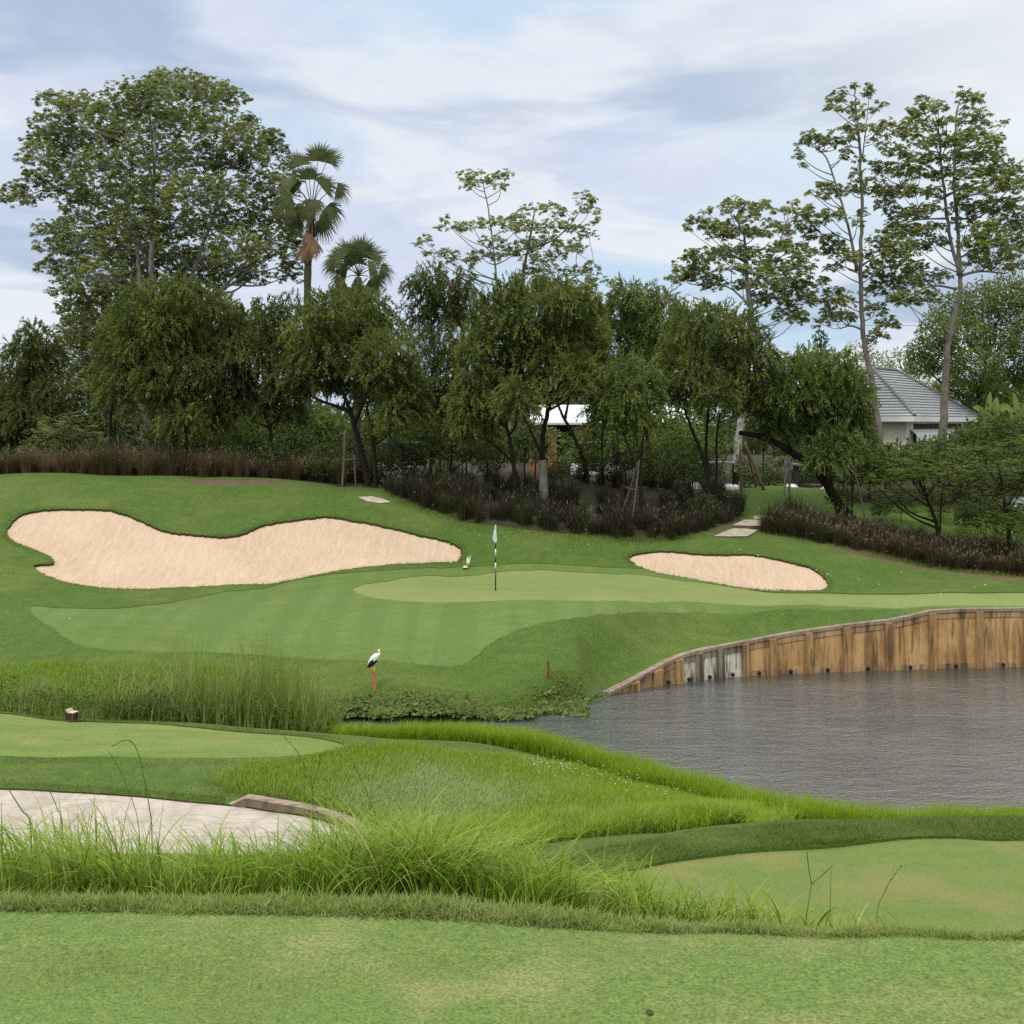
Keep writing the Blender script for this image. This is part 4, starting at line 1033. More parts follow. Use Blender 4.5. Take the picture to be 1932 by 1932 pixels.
def tree(name, label, Y, trunks, lobes, kind, leaf, bark='bark_dark', cat='tree', group=None, dens=1.0, depth=.7, base=None, seed=0, limb=.10, crown='crown', sx=1.0, sz=1.0, **kw):
    """trunks: surveyed polylines (px, row[, dY]) from the ground up with end radii; lobes: (px, row, rx, ry[, dY]) leaf masses"""
    global rng
    keep = rng; rng = np.random.default_rng(1000 + seed)
    b = trunks[0][0][0]; bx = (b[0] - CX) / FOC * Y; bz = z1(bx, Y); o = np.array([bx, Y, bz])
    root = empty(name, o, label, cat, group)
    wood = Acc(); lines = []
    for pts, r0, r1 in trunks:
        P = [at(p[0], p[1], Y + (p[2] if len(p) > 2 else 0)) for p in pts]
        g = z1(P[0][0], P[0][1])
        if P[0][2] - g > .02 and (trunks[0][0] is pts or P[0][2] - g < 1.5): P = [np.array([P[0][0] - (P[1][0] - P[0][0]) * .1, P[0][1], g - .15])] + P
        elif P[0][2] < g: P[0][2] = g - .15
        s = spline(P, 6 * len(P) + 4)
        s = s + np.column_stack([rng.normal(0, r0 * .10, (len(s), 2)), np.zeros(len(s))])
        t = np.linspace(0, 1, len(s)); rr = r0 + (r1 - r0) * t ** .8 + r0 * .45 * np.exp(-t * 14)
        wood.tube(s, rr, 9); lines.append((s, rr))
    LP = np.vstack([s for s, _ in lines]); LR = np.concatenate([r for _, r in lines])
    out, twigs = [], []
    pxs = [l[0] for l in lobes]; mid, half = (min(pxs) + max(pxs)) / 2, max(12, (max(pxs) - min(pxs)) / 2 + 25)
    for l in lobes:
        dy = l[4] if len(l) > 4 else rng.uniform(-1, 1) * depth * half / FOC * Y * math.sqrt(max(.05, 1 - min(1, ((l[0] - mid) / half) ** 2)))
        c = at(l[0], l[1], Y + dy); rx, rz = l[2] * sx / FOC * Y, l[3] * sz / FOC * Y
        r = np.array([rx, (rx + rz) / 2 if kind != 'palmate' else rx * .8, rz])
        KIND[kind](c, r, dens, out, twigs, **kw)
        # limb that carries it
        w = np.abs(LP[:, 2] - (c[2] - .55 * np.hypot(*(LP[:, :2] - c[:2]).T) - rz * .3)) + .7 * np.hypot(*(LP[:, :2] - c[:2]).T)
        i = int(np.argmin(w)); a = LP[i]; r0 = min(LR[i] * .75, limb)
        m = (a + c) / 2 + np.array([rng.normal(0, .12), rng.normal(0, .12), -.08 * np.linalg.norm(c - a)])
        s = spline([a, m, c], 9); wood.tube(s, np.linspace(r0, max(.014, r0 * .3), 9), 6, cap=False)
    for a, e, r in twigs:
        if np.linalg.norm(e - a) < .05: continue
        m = (a + e) / 2 + rng.normal(0, .06, 3)
        wood.tube([a, m, e], [r, r * .75, r * .4], 3, cap=False)
    wood.build('trunk', M[bark], root, True, o)
    V = np.concatenate([v for v, _ in out]); n = 0; F = []
    for v, f in out: F.append(f + n); n += len(v)
    mesh_obj(crown, V - o, [np.concatenate(F)], M[leaf], root)
    rng = keep
    return root, o

Zk = (.3646, 1227.6, 100.6)
def zl(L): return [(Zk[1] + a[0] * Zk[0], Zk[2] + a[1] * Zk[0], a[2] * Zk[0], a[3] * Zk[0]) + tuple(a[4:]) for a in L]
def zp(L): return [(Zk[1] + a * Zk[0], Zk[2] + b * Zk[0]) for a, b in L]

# big kapok on the left
tree('kapok_tree', 'huge spreading tree on the left, tallest crown, with a thick pale trunk', 72,
     [([(276,852),(273,790),(269,740),(270,690),(280,600),(285,500),(288,380),(292,280),(300,190)], .42, .05),
      ([(269,720),(262,640),(262,520),(250,420),(215,330),(195,260)], .22, .04), ([(270,690),(300,620),(345,560),(380,470),(410,380),(420,280),(430,210)], .2, .04),
      ([(278,640),(330,600),(400,560),(460,500),(510,420),(545,360)], .17, .04), ([(268,730),(230,660),(180,590),(130,500)], .15, .03), ([(250,430),(200,390),(130,350),(40,372)], .10, .025)],
     [(330,168,45,26),(300,155,30,16),(375,175,40,22),(400,195,42,28),(435,180,30,18),(245,200,45,30),(280,195,50,28),(195,225,34,24),(150,200,34,20),(98,190,30,14),(130,212,36,18),(100,240,40,24),(75,270,30,20),(130,270,40,28),(185,265,44,26),(240,255,46,30),(300,240,48,30),(350,235,44,28),(405,250,42,30),(455,265,34,24),(470,240,22,18),
      (75,300,34,22),(130,315,44,28),(190,320,44,30),(70,345,34,18),(28,362,24,12),(12,380,16,9),(50,380,28,12),(250,310,46,30),(310,300,48,30),(370,305,46,30),(430,310,40,28),(480,300,30,24),(515,290,26,30),(505,260,18,14),
      (120,360,40,24),(180,370,46,26),(240,370,50,32),(300,370,50,32),(360,370,48,30),(420,370,42,28),(490,360,40,30),(540,350,26,30),
      (150,410,40,24),(205,425,50,32),(260,430,52,34),(320,430,52,32),(385,430,46,30),(450,425,42,28),(505,415,40,30),(545,410,26,28),
      (105,440,34,18),(100,468,28,18),(145,465,40,24),(200,480,50,32),(260,490,54,36),(320,490,50,34),(385,490,46,32),(445,480,42,30),(500,470,36,28),(545,455,28,24),(560,490,24,24),
      (95,505,24,14),(140,510,40,24),(190,530,48,30),(250,545,54,36),(310,540,48,34),(375,530,44,30),(430,520,40,28),(475,520,34,24),(545,520,22,18),
      (165,560,36,24),(205,585,50,34),(260,600,52,36),(150,600,30,22),(180,630,44,32),(235,650,52,36),(150,645,28,24),(165,680,40,30),(215,700,44,34),(150,715,26,24),(185,740,40,30),(230,745,36,26),(120,545,26,16),(135,585,28,16),(140,620,26,16),(125,650,18,12),(165,640,34,20),(175,700,36,20),(165,760,34,20),(200,785,36,18),(235,790,34,18),(150,735,24,14),(300,590,40,22),(340,575,36,20),(255,680,40,22)],
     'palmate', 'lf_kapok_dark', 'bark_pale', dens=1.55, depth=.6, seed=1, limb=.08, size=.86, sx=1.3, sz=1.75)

# slender young kapoks behind the middle
tree('kapok_tree', 'tall thin tree with one tufted top above the middle of the tree row', 70,
     [([(962,850),(955,700),(940,560),(932,480),(922,400),(912,350)], .11, .03)],
     [(905,340,36,14,.2),(880,335,16,14),(940,335,26,10),(960,328,12,6),(885,352,18,8),(945,352,16,7),(850,430,34,10),(890,425,30,10),(838,415,10,8),(930,420,30,12),(965,415,28,12),(980,430,20,14),(800,455,20,9),(788,462,9,8),(830,480,34,10),(870,490,34,11),(910,485,36,12),(950,480,34,14),(985,470,30,14),(930,455,24,12)],
     'palmate', 'lf_young', 'bark_pale', dens=1.5, depth=.5, seed=2, limb=.04, size=.8, sx=1.1, sz=1.3)
tree('kapok_tree', 'wide flat topped pale green tree just right of the tall tufted thin tree', 72,
     [([(984,868),(980,760),(980,640),(985,530),(996,470),(1006,415),(1010,395)], .20, .03), ([(996,470),(1040,455),(1070,430),(1092,400),(1098,378)], .06, .02), ([(984,560),(1040,540),(1090,520),(1120,495)], .07, .02)],
     [(1008,392,20,10),(1040,395,24,12),(1065,400,26,12),(1098,375,22,13),(1120,382,14,10),(1112,400,24,12),(1118,420,16,9),(985,405,20,10),(1000,430,30,13),(1040,428,30,14),(1080,430,28,14),(1110,445,22,10),(960,430,20,12),(1030,455,32,14),(1070,465,30,14),(1000,465,26,13),(1010,490,30,14),(1050,485,28,13),(1090,470,22,11),(1000,515,28,13),(1040,510,26,12),(1030,535,30,12),(1085,515,30,12),(1115,505,20,12),(1125,525,24,10),(1150,535,16,8),(1100,540,28,12),(1075,560,34,16),(1120,565,28,16),(1140,585,18,14)],
     'palmate', 'lf_young', 'bark_grey', dens=1.4, depth=.5, seed=3, limb=.04, size=.8, sx=1.1, sz=1.35)
# kapoks on the right
tree('kapok_tree', 'shorter broad light green tree left of the two tallest trees on the right', 70,
     [([(1387,914),(1392,840),(1408,720),(1417,620),(1415,575),(1407,500),(1404,450),(1384,405)], .33, .04), ([(1413,545),(1440,510),(1465,470),(1482,425),(1492,392)], .08, .02), ([(1413,575),(1380,545),(1345,535)], .07, .03)],
     zl([(440,800,80,35),(400,775,50,25),(560,800,60,34),(510,850,70,34),(600,780,24,18),(280,815,40,14),(240,880,60,34),(310,900,70,34),(190,910,24,14),(380,890,50,28),(350,940,70,34),(450,930,90,34),(560,930,70,34),(620,880,40,24),(735,780,30,16),(690,820,60,24),(780,815,60,24),(830,800,30,14),(800,860,60,28),(680,905,50,24),(740,920,70,30),(830,940,50,34),(200,1040,40,18),(260,1060,80,40),(180,1110,70,40),(110,1165,36,20),(360,1050,80,40),(430,1030,70,34),(540,1050,80,40),(660,1010,60,34),(740,1000,90,34),(800,1050,70,40),(170,1180,60,40),(250,1140,90,46),(420,1120,70,34),(560,1120,80,40),(650,1110,90,46),(760,1120,80,46),(600,1190,90,46),(700,1200,90,46),(800,1200,70,46),(650,1270,90,46),(760,1280,80,46),(820,1270,40,34),(560,1280,70,40),(700,1350,80,46),(760,1370,60,40),(480,1200,60,34),(330,1200,70,46)]),
     'palmate', 'lf_kapok', 'bark_spot', dens=2.0, depth=.5, seed=4, limb=.04, size=.85, sx=1.15, sz=1.45)
tree('kapok_tree', 'very tall thin tree with two round tufts on top, rising beside the tiled house', 71,
     [([(1660,832),(1648,740),(1641,699),(1628,622),(1623,500),(1627,392),(1621,265),(1615,203),(1614,165)], .25, .03), ([(1618,512),(1599,421),(1577,348),(1560,300),(1541,279)], .09, .03), ([(1627,300),(1634,240),(1640,180)], .04, .015), ([(1628,622),(1605,615),(1585,620)], .07, .03), ([(1627,500),(1660,480),(1690,470)], .06, .03)],
     zl([(1060,170,26,22,0),(1130,185,32,28,0),(1125,215,28,18,0),(960,235,50,34),(1000,205,24,26),(940,285,44,20),(990,290,40,14),(1060,262,38,20),(1060,300,44,20),(1185,268,32,18),(1150,290,30,16),(1060,335,36,20),(990,380,36,16),(1030,400,50,20),(1120,395,60,24),(1180,385,50,24),(1225,360,36,24),(1170,440,44,20),(820,425,40,26),(800,470,40,30),(770,530,30,28),(790,580,14,8),(850,450,46,28),(910,440,46,30),(900,480,50,18),(960,460,40,20),(1020,445,56,22),(1010,510,28,26),(1000,540,20,14),(1080,555,34,20),(1060,625,36,22),(1090,660,40,18),(900,690,44,30),(830,722,36,12),(870,740,40,18),(960,720,60,34),(1030,710,60,34),(920,840,70,28),(860,860,60,20),(980,840,50,24),(830,890,50,20),(1100,830,34,24),(1070,880,34,18),(930,970,60,38),(900,1030,60,34),(980,1000,50,30),(1010,1060,80,34),(1100,1050,50,30),(1180,980,60,44),(940,1110,50,24),(900,1180,40,24),(960,1240,70,34),(900,1290,50,26),(1000,1300,60,40),(930,1350,60,40),(990,1370,70,40),(880,1400,40,28),(1160,1140,60,40),(1150,1240,60,40),(1160,1330,60,46),(1220,1400,60,46),(1180,1460,50,30),(1130,1480,40,24)]),
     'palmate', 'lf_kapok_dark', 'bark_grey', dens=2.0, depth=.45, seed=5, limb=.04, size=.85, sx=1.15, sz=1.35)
tree('kapok_tree', 'very tall broad crowned tree at the right edge with a thick grey trunk', 72,
     [([(1778,832),(1782,760),(1785,699),(1789,648),(1807,567),(1811,520),(1793,447),(1778,338),(1771,257),(1760,225)], .27, .04), ([(1811,520),(1807,430),(1800,338),(1804,221),(1812,190)], .13, .03), ([(1811,520),(1850,512),(1895,516)], .09, .04), ([(1779,375),(1740,358),(1700,350)], .08, .03), ([(1783,370),(1830,350),(1875,340)], .08, .03), ([(1805,545),(1760,540),(1710,560)], .07, .03), ([(1790,412),(1730,415),(1690,430)], .06, .02), ([(1795,412),(1850,408),(1900,360)], .07, .02)],
     zl([(1610,205,34,24),(1650,240,54,30),(1690,235,36,26),(1640,280,40,16),(1400,245,40,20),(1440,280,54,30),(1490,280,44,30),(1350,320,40,34),(1320,370,46,30),(1390,350,50,30),(1450,380,70,30),(1530,350,54,20),(1600,350,70,30),(1720,320,44,34),(1690,350,44,24),(1750,370,50,24),(1830,362,40,12),(1280,420,54,30),(1350,420,54,34),(1410,470,70,34),(1500,450,70,34),(1560,480,70,34),(1620,440,70,34),(1680,410,60,30),(1740,470,70,40),(1800,440,30,20),(1230,490,54,34),(1290,520,60,34),(1380,550,80,40),(1460,560,60,30),(1570,540,60,34),(1640,550,80,40),(1720,540,70,40),(1790,520,50,34),(1170,590,50,30),(1230,620,70,40),(1310,620,70,40),(1390,630,70,34),(1480,640,60,30),(1560,620,60,30),(1640,640,80,40),(1730,630,80,44),(1810,610,70,44),(1880,600,54,40),(1150,690,50,34),(1210,720,70,44),(1290,720,80,44),(1370,720,70,34),(1460,720,50,30),(1600,700,60,34),(1690,730,90,44),(1780,700,70,44),(1860,690,70,50),(1920,660,40,40),(1210,790,60,34),(1300,830,80,36),(1380,830,70,34),(1450,800,60,30),(1630,800,80,40),(1720,820,80,44),(1800,790,70,44),(1890,790,60,50),(1250,920,70,44),(1330,930,90,50),(1410,920,60,34),(1480,900,50,30),(1640,890,70,40),(1740,920,90,50),(1840,890,80,50),(1910,900,50,60),(1220,1010,70,44),(1300,1020,80,50),(1380,1010,60,40),(1480,970,60,34),(1680,990,80,50),(1780,1000,90,50),(1880,1000,70,60),(1200,1090,60,44),(1280,1100,80,50),(1360,1110,70,40),(1690,1080,80,46),(1800,1090,90,54),(1900,1090,60,60),(1230,1180,80,46),(1330,1190,80,44),(1430,1180,80,40),(1500,1150,50,30),(1320,1280,80,44),(1420,1270,70,40),(1280,1260,50,40)]),
     'palmate', 'lf_kapok', 'bark_grey', dens=1.8, depth=.5, seed=6, limb=.045, size=.85, sx=1.2, sz=1.5)

# weeping bottlebrush-like trees in a row, left to right
WG = 'weeping trees in the row behind the green'
W = [
 ('airy weeping tree at the left edge beside the pale feathery bush', 64, [([(80,880),(78,800),(74,740),(60,690),(62,640)], .14, .03), ([(76,780),(55,740),(40,720)], .08, .03)],
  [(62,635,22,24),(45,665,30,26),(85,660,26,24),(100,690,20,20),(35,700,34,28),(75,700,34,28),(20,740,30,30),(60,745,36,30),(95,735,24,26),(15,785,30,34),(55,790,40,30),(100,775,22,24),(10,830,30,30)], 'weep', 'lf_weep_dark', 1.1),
 ('broad dense weeping tree in front of the huge spreading tree', 58, [([(330,865),(328,800),(315,740),(300,690),(305,640)], .15, .05), ([(212,862),(208,810),(214,740),(230,690)], .10, .04), ([(221,860),(216,800),(216,750)], .09, .04), ([(352,866),(350,800),(345,740),(360,690)], .11, .04)],
  [(310,560,42,32),(350,548,30,24),(265,590,40,34),(385,575,36,30),(415,590,30,30),(320,610,48,36),(235,630,34,36),(280,650,44,40),(350,650,46,40),(400,640,40,38),(440,640,26,34),(215,690,28,46),(255,700,40,44),(310,705,46,44),(365,700,44,44),(415,700,36,44),(225,745,30,36),(312,738,30,24),(330,765,44,44),(385,755,40,44),(430,740,26,40),(345,800,30,24),(400,790,28,26)], 'weep', 'lf_weep', 1.25),
 ('thin dark weeping tree leaning left between the two dense weeping trees', 57.5, [([(516,890),(512,830),(500,780),(472,730),(455,700)], .12, .04), ([(508,810),(522,770),(528,730)], .07, .03)],
  [(500,590,34,24),(540,585,24,22),(470,620,34,30),(515,630,38,32),(450,660,30,34),(490,675,38,34),(535,670,32,34),(445,715,26,36),(485,725,34,34),(530,720,30,36),(465,770,26,30),(510,770,26,26),(545,765,22,40)], 'weep', 'lf_weep_dark', .95),
 ('large weeping tree with twin dark trunks beside the wooden poles on the left', 55.5, [([(692,905),(683,860),(668,800),(655,760),(640,735),(600,700)], .17, .06), ([(660,775),(630,765),(590,748),(565,715)], .10, .04), ([(708,906),(706,850),(697,800),(690,750)], .12, .05), ([(668,800),(690,750),(700,700)], .09, .04)],
  [(620,585,36,26),(660,575,34,26),(700,590,36,28),(585,620,32,30),(630,630,42,34),(680,630,44,34),(730,625,32,32),(575,665,30,34),(615,675,38,36),(665,680,42,36),(715,680,40,38),(755,670,26,36),(570,705,28,36),(610,715,34,28),(660,720,36,28),(715,735,40,40),(755,730,30,44),(780,770,24,44),(740,785,32,40)], 'weep', 'lf_weep', 1.25),
 ('dark upright weeping tree left of centre with sky showing through its crown', 62, [([(812,905),(814,840),(818,770),(822,700),(815,640)], .13, .04), ([(816,800),(845,740),(860,690)], .08, .03), ([(806,904),(798,860),(785,830)], .07, .03)],
  [(790,540,18,24),(815,530,26,26),(850,545,28,28),(880,535,20,22),(800,580,28,30),(840,590,32,32),(875,580,26,30),(790,625,24,30),(830,640,30,34),(870,635,26,34),(800,690,22,34),(845,700,26,34),(880,690,24,34),(820,750,24,34),(860,760,26,34),(835,810,26,34),(795,760,18,30)], 'weep', 'lf_weep_dark', .95),
 ('biggest weeping tree in the centre, with a whitewashed trunk foot', 53, [([(1026,925),(1023,870),(1026,810),(1034,770),(1020,730),(1000,690)], .15, .06), ([(1034,770),(1046,720),(1056,670)], .10, .04), ([(972,918),(968,870),(960,820),(950,780),(945,740)], .13, .05), ([(968,880),(945,850),(925,835)], .08, .03), ([(1022,860),(1005,820),(985,780)], .07, .03)],
  [(960,560,36,26),(1000,555,34,26),(1045,560,38,28),(1085,575,32,28),(925,600,34,32),(970,605,42,34),(1020,605,44,34),(1070,615,42,34),(1110,620,28,30),(905,650,32,36),(950,655,42,36),(1000,655,44,36),(1050,660,44,36),(1095,665,36,36),(1125,660,20,30),(900,705,30,38),(945,710,40,38),(995,705,42,36),(1045,710,40,34),(1090,710,32,36),(890,755,28,34),(925,765,36,36),(975,755,34,32),(1115,705,22,34),(900,805,24,24),(885,790,22,28)], 'weep', 'lf_weep', 1.3),
 ('leaning dark trunked weeping tree in front of the white roofed shed', 58, [([(1104,885),(1094,850),(1076,810),(1062,785),(1052,760)], .12, .05), ([(1066,790),(1072,760),(1080,720)], .07, .03), ([(1137,892),(1136,850),(1137,790)], .10, .04)],
  [(1100,690,30,28),(1130,700,26,30),(1085,725,28,24),(1140,740,26,34),(1060,715,24,20)], 'weep', 'lf_weep_dark', .9),
 ('small drooping weeping tree with a forked grey trunk beside the two leaning poles', 51.5, [([(1213,950),(1205,900),(1192,860),(1180,830),(1172,790)], .08, .03), ([(1208,915),(1210,860),(1215,800),(1205,760)], .07, .03)],
  [(1165,705,30,24),(1200,700,30,24),(1140,725,22,26),(1175,740,34,28),(1215,735,28,28),(1145,765,26,30),(1185,775,32,28),(1222,775,22,30),(1135,790,16,20),(1205,795,22,18)], 'weep', 'lf_weep_fresh', 1.25),
 ('tall weeping tree right of centre rising behind the small drooping one', 60, [([(1225,905),(1222,840),(1215,760),(1210,680),(1205,620)], .13, .04), ([(1216,760),(1240,700),(1255,650)], .08, .03)],
  [(1180,560,26,24),(1215,565,28,26),(1250,575,28,24),(1170,600,28,30),(1210,605,34,32),(1255,615,34,32),(1285,620,26,30),(1165,645,26,30),(1205,655,34,34),(1250,660,36,34),(1290,665,28,34),(1180,695,24,26),(1235,700,30,28)], 'weep', 'lf_weep_fresh', 1.15),
 ('dense weeping tree with several dark stems left of the mown bank', 54, [([(1340,940),(1332,890),(1322,850),(1305,810),(1290,770)], .12, .05), ([(1336,900),(1332,840),(1336,780),(1340,730)], .10, .04), ([(1345,942),(1352,890),(1352,830),(1358,780)], .08, .04)],
  [(1310,610,36,28),(1350,605,40,28),(1395,620,34,28),(1285,655,30,34),(1330,655,42,34),(1380,660,42,34),(1425,665,30,32),(1275,705,28,36),(1315,705,38,36),(1365,710,42,36),(1410,715,36,36),(1268,740,20,22),(1300,745,30,24),(1350,748,34,26),(1400,755,34,28),(1440,740,26,34)], 'weep', 'lf_weep', 1.25),
 ('weeping tree with a thick trunk leaning far left over the mown bank', 54.5, [([(1598,975),(1570,930),(1545,895),(1515,868),(1475,842),(1440,825),(1395,816)], .26, .10), ([(1545,895),(1560,850),(1565,800)], .11, .05), ([(1490,850),(1495,810),(1500,770)], .09, .04), ([(1575,935),(1535,880),(1530,830)], .09, .04)],
  [(1490,695,34,26),(1530,690,36,28),(1575,700,36,30),(1460,730,30,30),(1505,735,40,34),(1555,740,42,36),(1595,740,32,32),(1620,750,18,30),(1450,775,26,28),(1495,780,38,32),(1545,785,42,34),(1590,790,36,34),(1620,795,18,30),(1470,810,26,20),(1530,825,36,28),(1585,835,38,30),(1625,840,26,28),(1560,865,30,22)], 'weep', 'lf_weep_fresh', 1.25),
]
for i, (lb, Y, tr, lo, kd, lf, dn) in enumerate(W):
    root, o = tree('weeping_tree', lb, Y, tr, lo, kd, lf, dens=dn, seed=20 + i, group=WG, limb=.06, sx=1.1 if i != 10 else 1.0, sz=1.1)
    if 'whitewashed' in lb:
        a = Acc(); p0 = at(1026, 925, 53) ; p1 = at(1024, 868, 53); gz = z1(p0[0], 53)
        a.tube(spline([[p0[0] + .01, 53, gz - .05], p1], 8), np.linspace(.215, .165, 8), 12); a.build('limewash_band', M['lime'], root, True, o)

# other trees and bushes one can tell apart
tree('feathery_tree', 'dark green feathery young tree under the centre left weeping trees', 56, [([(850,905),(852,860),(856,820)], .07, .03)],
     [(830,800,30,16),(870,790,34,18),(850,825,40,18),(895,815,26,18),(815,840,28,18),(860,855,40,20),(900,850,28,20),(835,880,28,18)], 'feather', 'lf_shrub', dens=1.0, seed=40)
tree('acacia_tree', 'low feathery tree on the right with a thin forked trunk above the grass bank', 50.5, [([(1768,992),(1755,955),(1738,915),(1732,880),(1740,850)], .09, .03), ([(1774,995),(1776,945),(1785,900)], .06, .02)],
     [(1720,862,44,16),(1770,852,50,18),(1690,882,40,18),(1740,887,52,20),(1800,877,44,20),(1675,900,34,20),(1720,905,46,20),(1775,900,46,20),(1820,895,30,22),(1690,930,36,18),(1745,930,44,18),(1800,930,34,18),(1660,925,22,18)], 'feather', 'lf_feather', dens=1.0, seed=41)
tree('acacia_tree', 'brighter feathery tree cut by the right edge of the picture', 50, [([(1905,1010),(1895,950),(1888,900),(1880,860)], .09, .03), ([(1898,960),(1925,910),(1940,870)], .06, .02)],
     [(1850,852,36,16),(1895,842,44,18),(1940,837,40,20),(1860,882,44,20),(1910,877,50,22),(1960,872,40,24),(1845,900,34,20),(1890,905,46,22),(1940,900,44,24),(1870,935,36,18),(1920,940,40,20)], 'feather', 'lf_feather', dens=1.05, seed=42)
tree('bush', 'pale feathery bush behind the ridge grass near the left edge', 60, [([(130,870),(128,845),(125,820)], .05, .02)],
     [(150,782,12,8),(100,800,22,12),(140,800,26,12),(75,815,18,12),(115,820,36,16),(160,820,28,16),(80,840,30,16),(130,845,44,18),(180,845,24,18),(60,850,20,14)], 'feather', 'lf_pale', dens=2.0, sz=1.15, seed=43, cat='bush')
tree('bush', 'yellow green leafy bush between the leaning tree and the low feathery tree', 54, [([(1608,960),(1606,900),(1604,860)], .04, .02)],
     [(1605,835,22,14),(1590,855,18,14),(1620,850,20,16),(1605,870,24,16),(1600,895,16,12)], 'broad', 'lf_light', dens=1.2, seed=44, cat='bush')
tree('bush', 'tall loose grass like bush on the right edge above the rusty grass', 49, [([(1905,1040),(1900,1010)], .05, .02)],
     [(1880,985,32,20),(1925,975,36,24),(1905,1010,44,22),(1855,1005,24,16),(1950,1000,30,24)], 'feather', 'lf_feather', dens=1.1, seed=45, cat='bush')
tree('broadleaf_tree', 'dense mid green tree mass behind the thick grey trunk on the right', 84, [([(1850,850),(1850,760),(1860,680)], .3, .1)],
     [(1800,590,44,34),(1850,570,46,36),(1900,560,46,38),(1945,570,40,40),(1770,630,36,32),(1820,640,50,38),(1880,630,52,40),(1940,640,46,42),(1780,680,40,34),(1840,700,52,40),(1900,700,52,42),(1950,710,40,42),(1800,740,40,30),(1860,760,52,36),(1920,770,48,36),(1740,690,30,24),(1735,660,24,20)], 'broad', 'lf_weep_fresh', dens=1.6, seed=46, sx=1.15, sz=1.2, size=1.15, limb=.12)
tree('broadleaf_tree', 'light green tree tops behind the tiled roof', 98, [([(1700,850),(1700,760),(1705,700)], .25, .1)],
     [(1620,668,34,26),(1590,690,30,28),(1650,690,34,26),(1695,680,32,24),(1730,700,30,26),(1680,715,36,26),(1620,715,36,28),(1750,730,26,24),(1560,720,30,28),(1790,730,30,26)], 'broad', 'lf_kapok', dens=.7, seed=47, size=1.2, limb=.12)
tree('creeper_clad_tree', 'narrow dark creeper covered stem left of the tiled house', 62, [([(1566,900),(1560,780),(1552,690),(1548,650)], .12, .06)],
     [(1548,640,14,18),(1552,665,16,18),(1545,690,16,20),(1550,715,18,22),(1556,745,16,20)], 'broad', 'lf_darkbush', dens=1.8, seed=48, limb=.03)
tree('epiphyte', 'dark hanging epiphyte clump in the light green tree on the right', 69.5, [([(1345,560),(1342,540)], .03, .02)],
     [(1345,545,18,20,0),(1338,565,16,14,0),(1352,525,14,12,0)], 'weep', 'lf_weep_dark', dens=2.4, seed=49, cat='epiphyte', limb=.02) if False else None

# undergrowth: three shrubs built once and copied
def shrub(name, leaf, lobes, kind, seed, label, group, dens=1.2, **kw):
    root, o = tree(name, label, 66, [([(966,880),(966,850)], .04, .02)], lobes, kind, leaf, cat='shrub', group=group, seed=seed, dens=dens, **kw)
    return root
def copy_tree(o, parent=None):
    c = o.copy(); COL.objects.link(c)
    if parent is not None: c.parent = parent
    for ch in o.children: copy_tree(ch, c)
    return c
UG = 'leafy shrubs in the undergrowth behind the tree row'
GG = 'dark shrubs in the shade under the tree row'
S1 = shrub('shrub', 'lf_shrub', [(966,828,30,20,0),(940,845,26,18,.3),(992,842,26,18,-.3),(960,858,40,18,-.4),(985,865,30,16,.4),(935,866,26,14,0)], 'broad', 60, 'green leafy shrub in the undergrowth behind the tree row', UG, 1.1)
S2 = shrub('shrub', 'lf_light', [(966,835,26,16,0),(945,850,24,16,.2),(990,848,24,16,-.2),(966,866,36,14,0)], 'broad', 61, 'light green leafy shrub in the undergrowth behind the tree row', UG, 1.0)
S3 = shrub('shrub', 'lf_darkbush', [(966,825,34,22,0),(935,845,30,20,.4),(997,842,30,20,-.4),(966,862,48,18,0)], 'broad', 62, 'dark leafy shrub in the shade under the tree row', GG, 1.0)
used = set()
def put(src, px, Y, s, a):
    o = src if src.name not in used else copy_tree(src)
    used.add(src.name)
    x = (px - CX) / FOC * Y
    o.location = (x, Y, z1(x, Y) - .1); o.scale = (s, s, s * random.uniform(.9, 1.15)); o.rotation_euler = (0, 0, a)
for px, Y, s in ((330,70,1.7),(395,68,1.5),(450,67,1.5),(530,72,1.8),(585,70,1.6),(640,70,1.5),(700,73,1.6),(480,76,2.2),(260,76,2.0),(850,75,1.9),(920,74,1.8),(1170,70,1.3),(1230,68,1.3),(1280,66,1.4),(1310,72,1.7),(1680,62,.85),(1735,64,.9),(1800,62,1.0),(1640,66,.9),(1870,62,1.2),(1915,62,1.35),(1770,60,1.0),(1840,60,1.1),(1255,74,1.7),(1150,78,1.5),(1085,74,1.1),(120,76,2.0),(20,76,2.2),(1830,66,1.4)):
    put(S1, px, Y, s, random.uniform(0, 6.28))
for px, Y, s in ((610,66,1.0),(650,64,.8),(1085,68,.75),(1060,65,.55),(1110,70,.9),(1180,68,1.1),(1220,69,1.2),(1300,70,1.4),(560,70,1.3),(610,70,1.3),(1250,63,.9),(1150,64,.8),(1010,72,1.3),(1290,62,.8),(650,56.5,.55),(1200,74,1.6),(420,72,1.5),(740,70,1.3),(395,55.6,.45),(585,55.8,.5),(300,56,.35),(1260,54,.3)):
    put(S2, px, Y, s, random.uniform(0, 6.28))
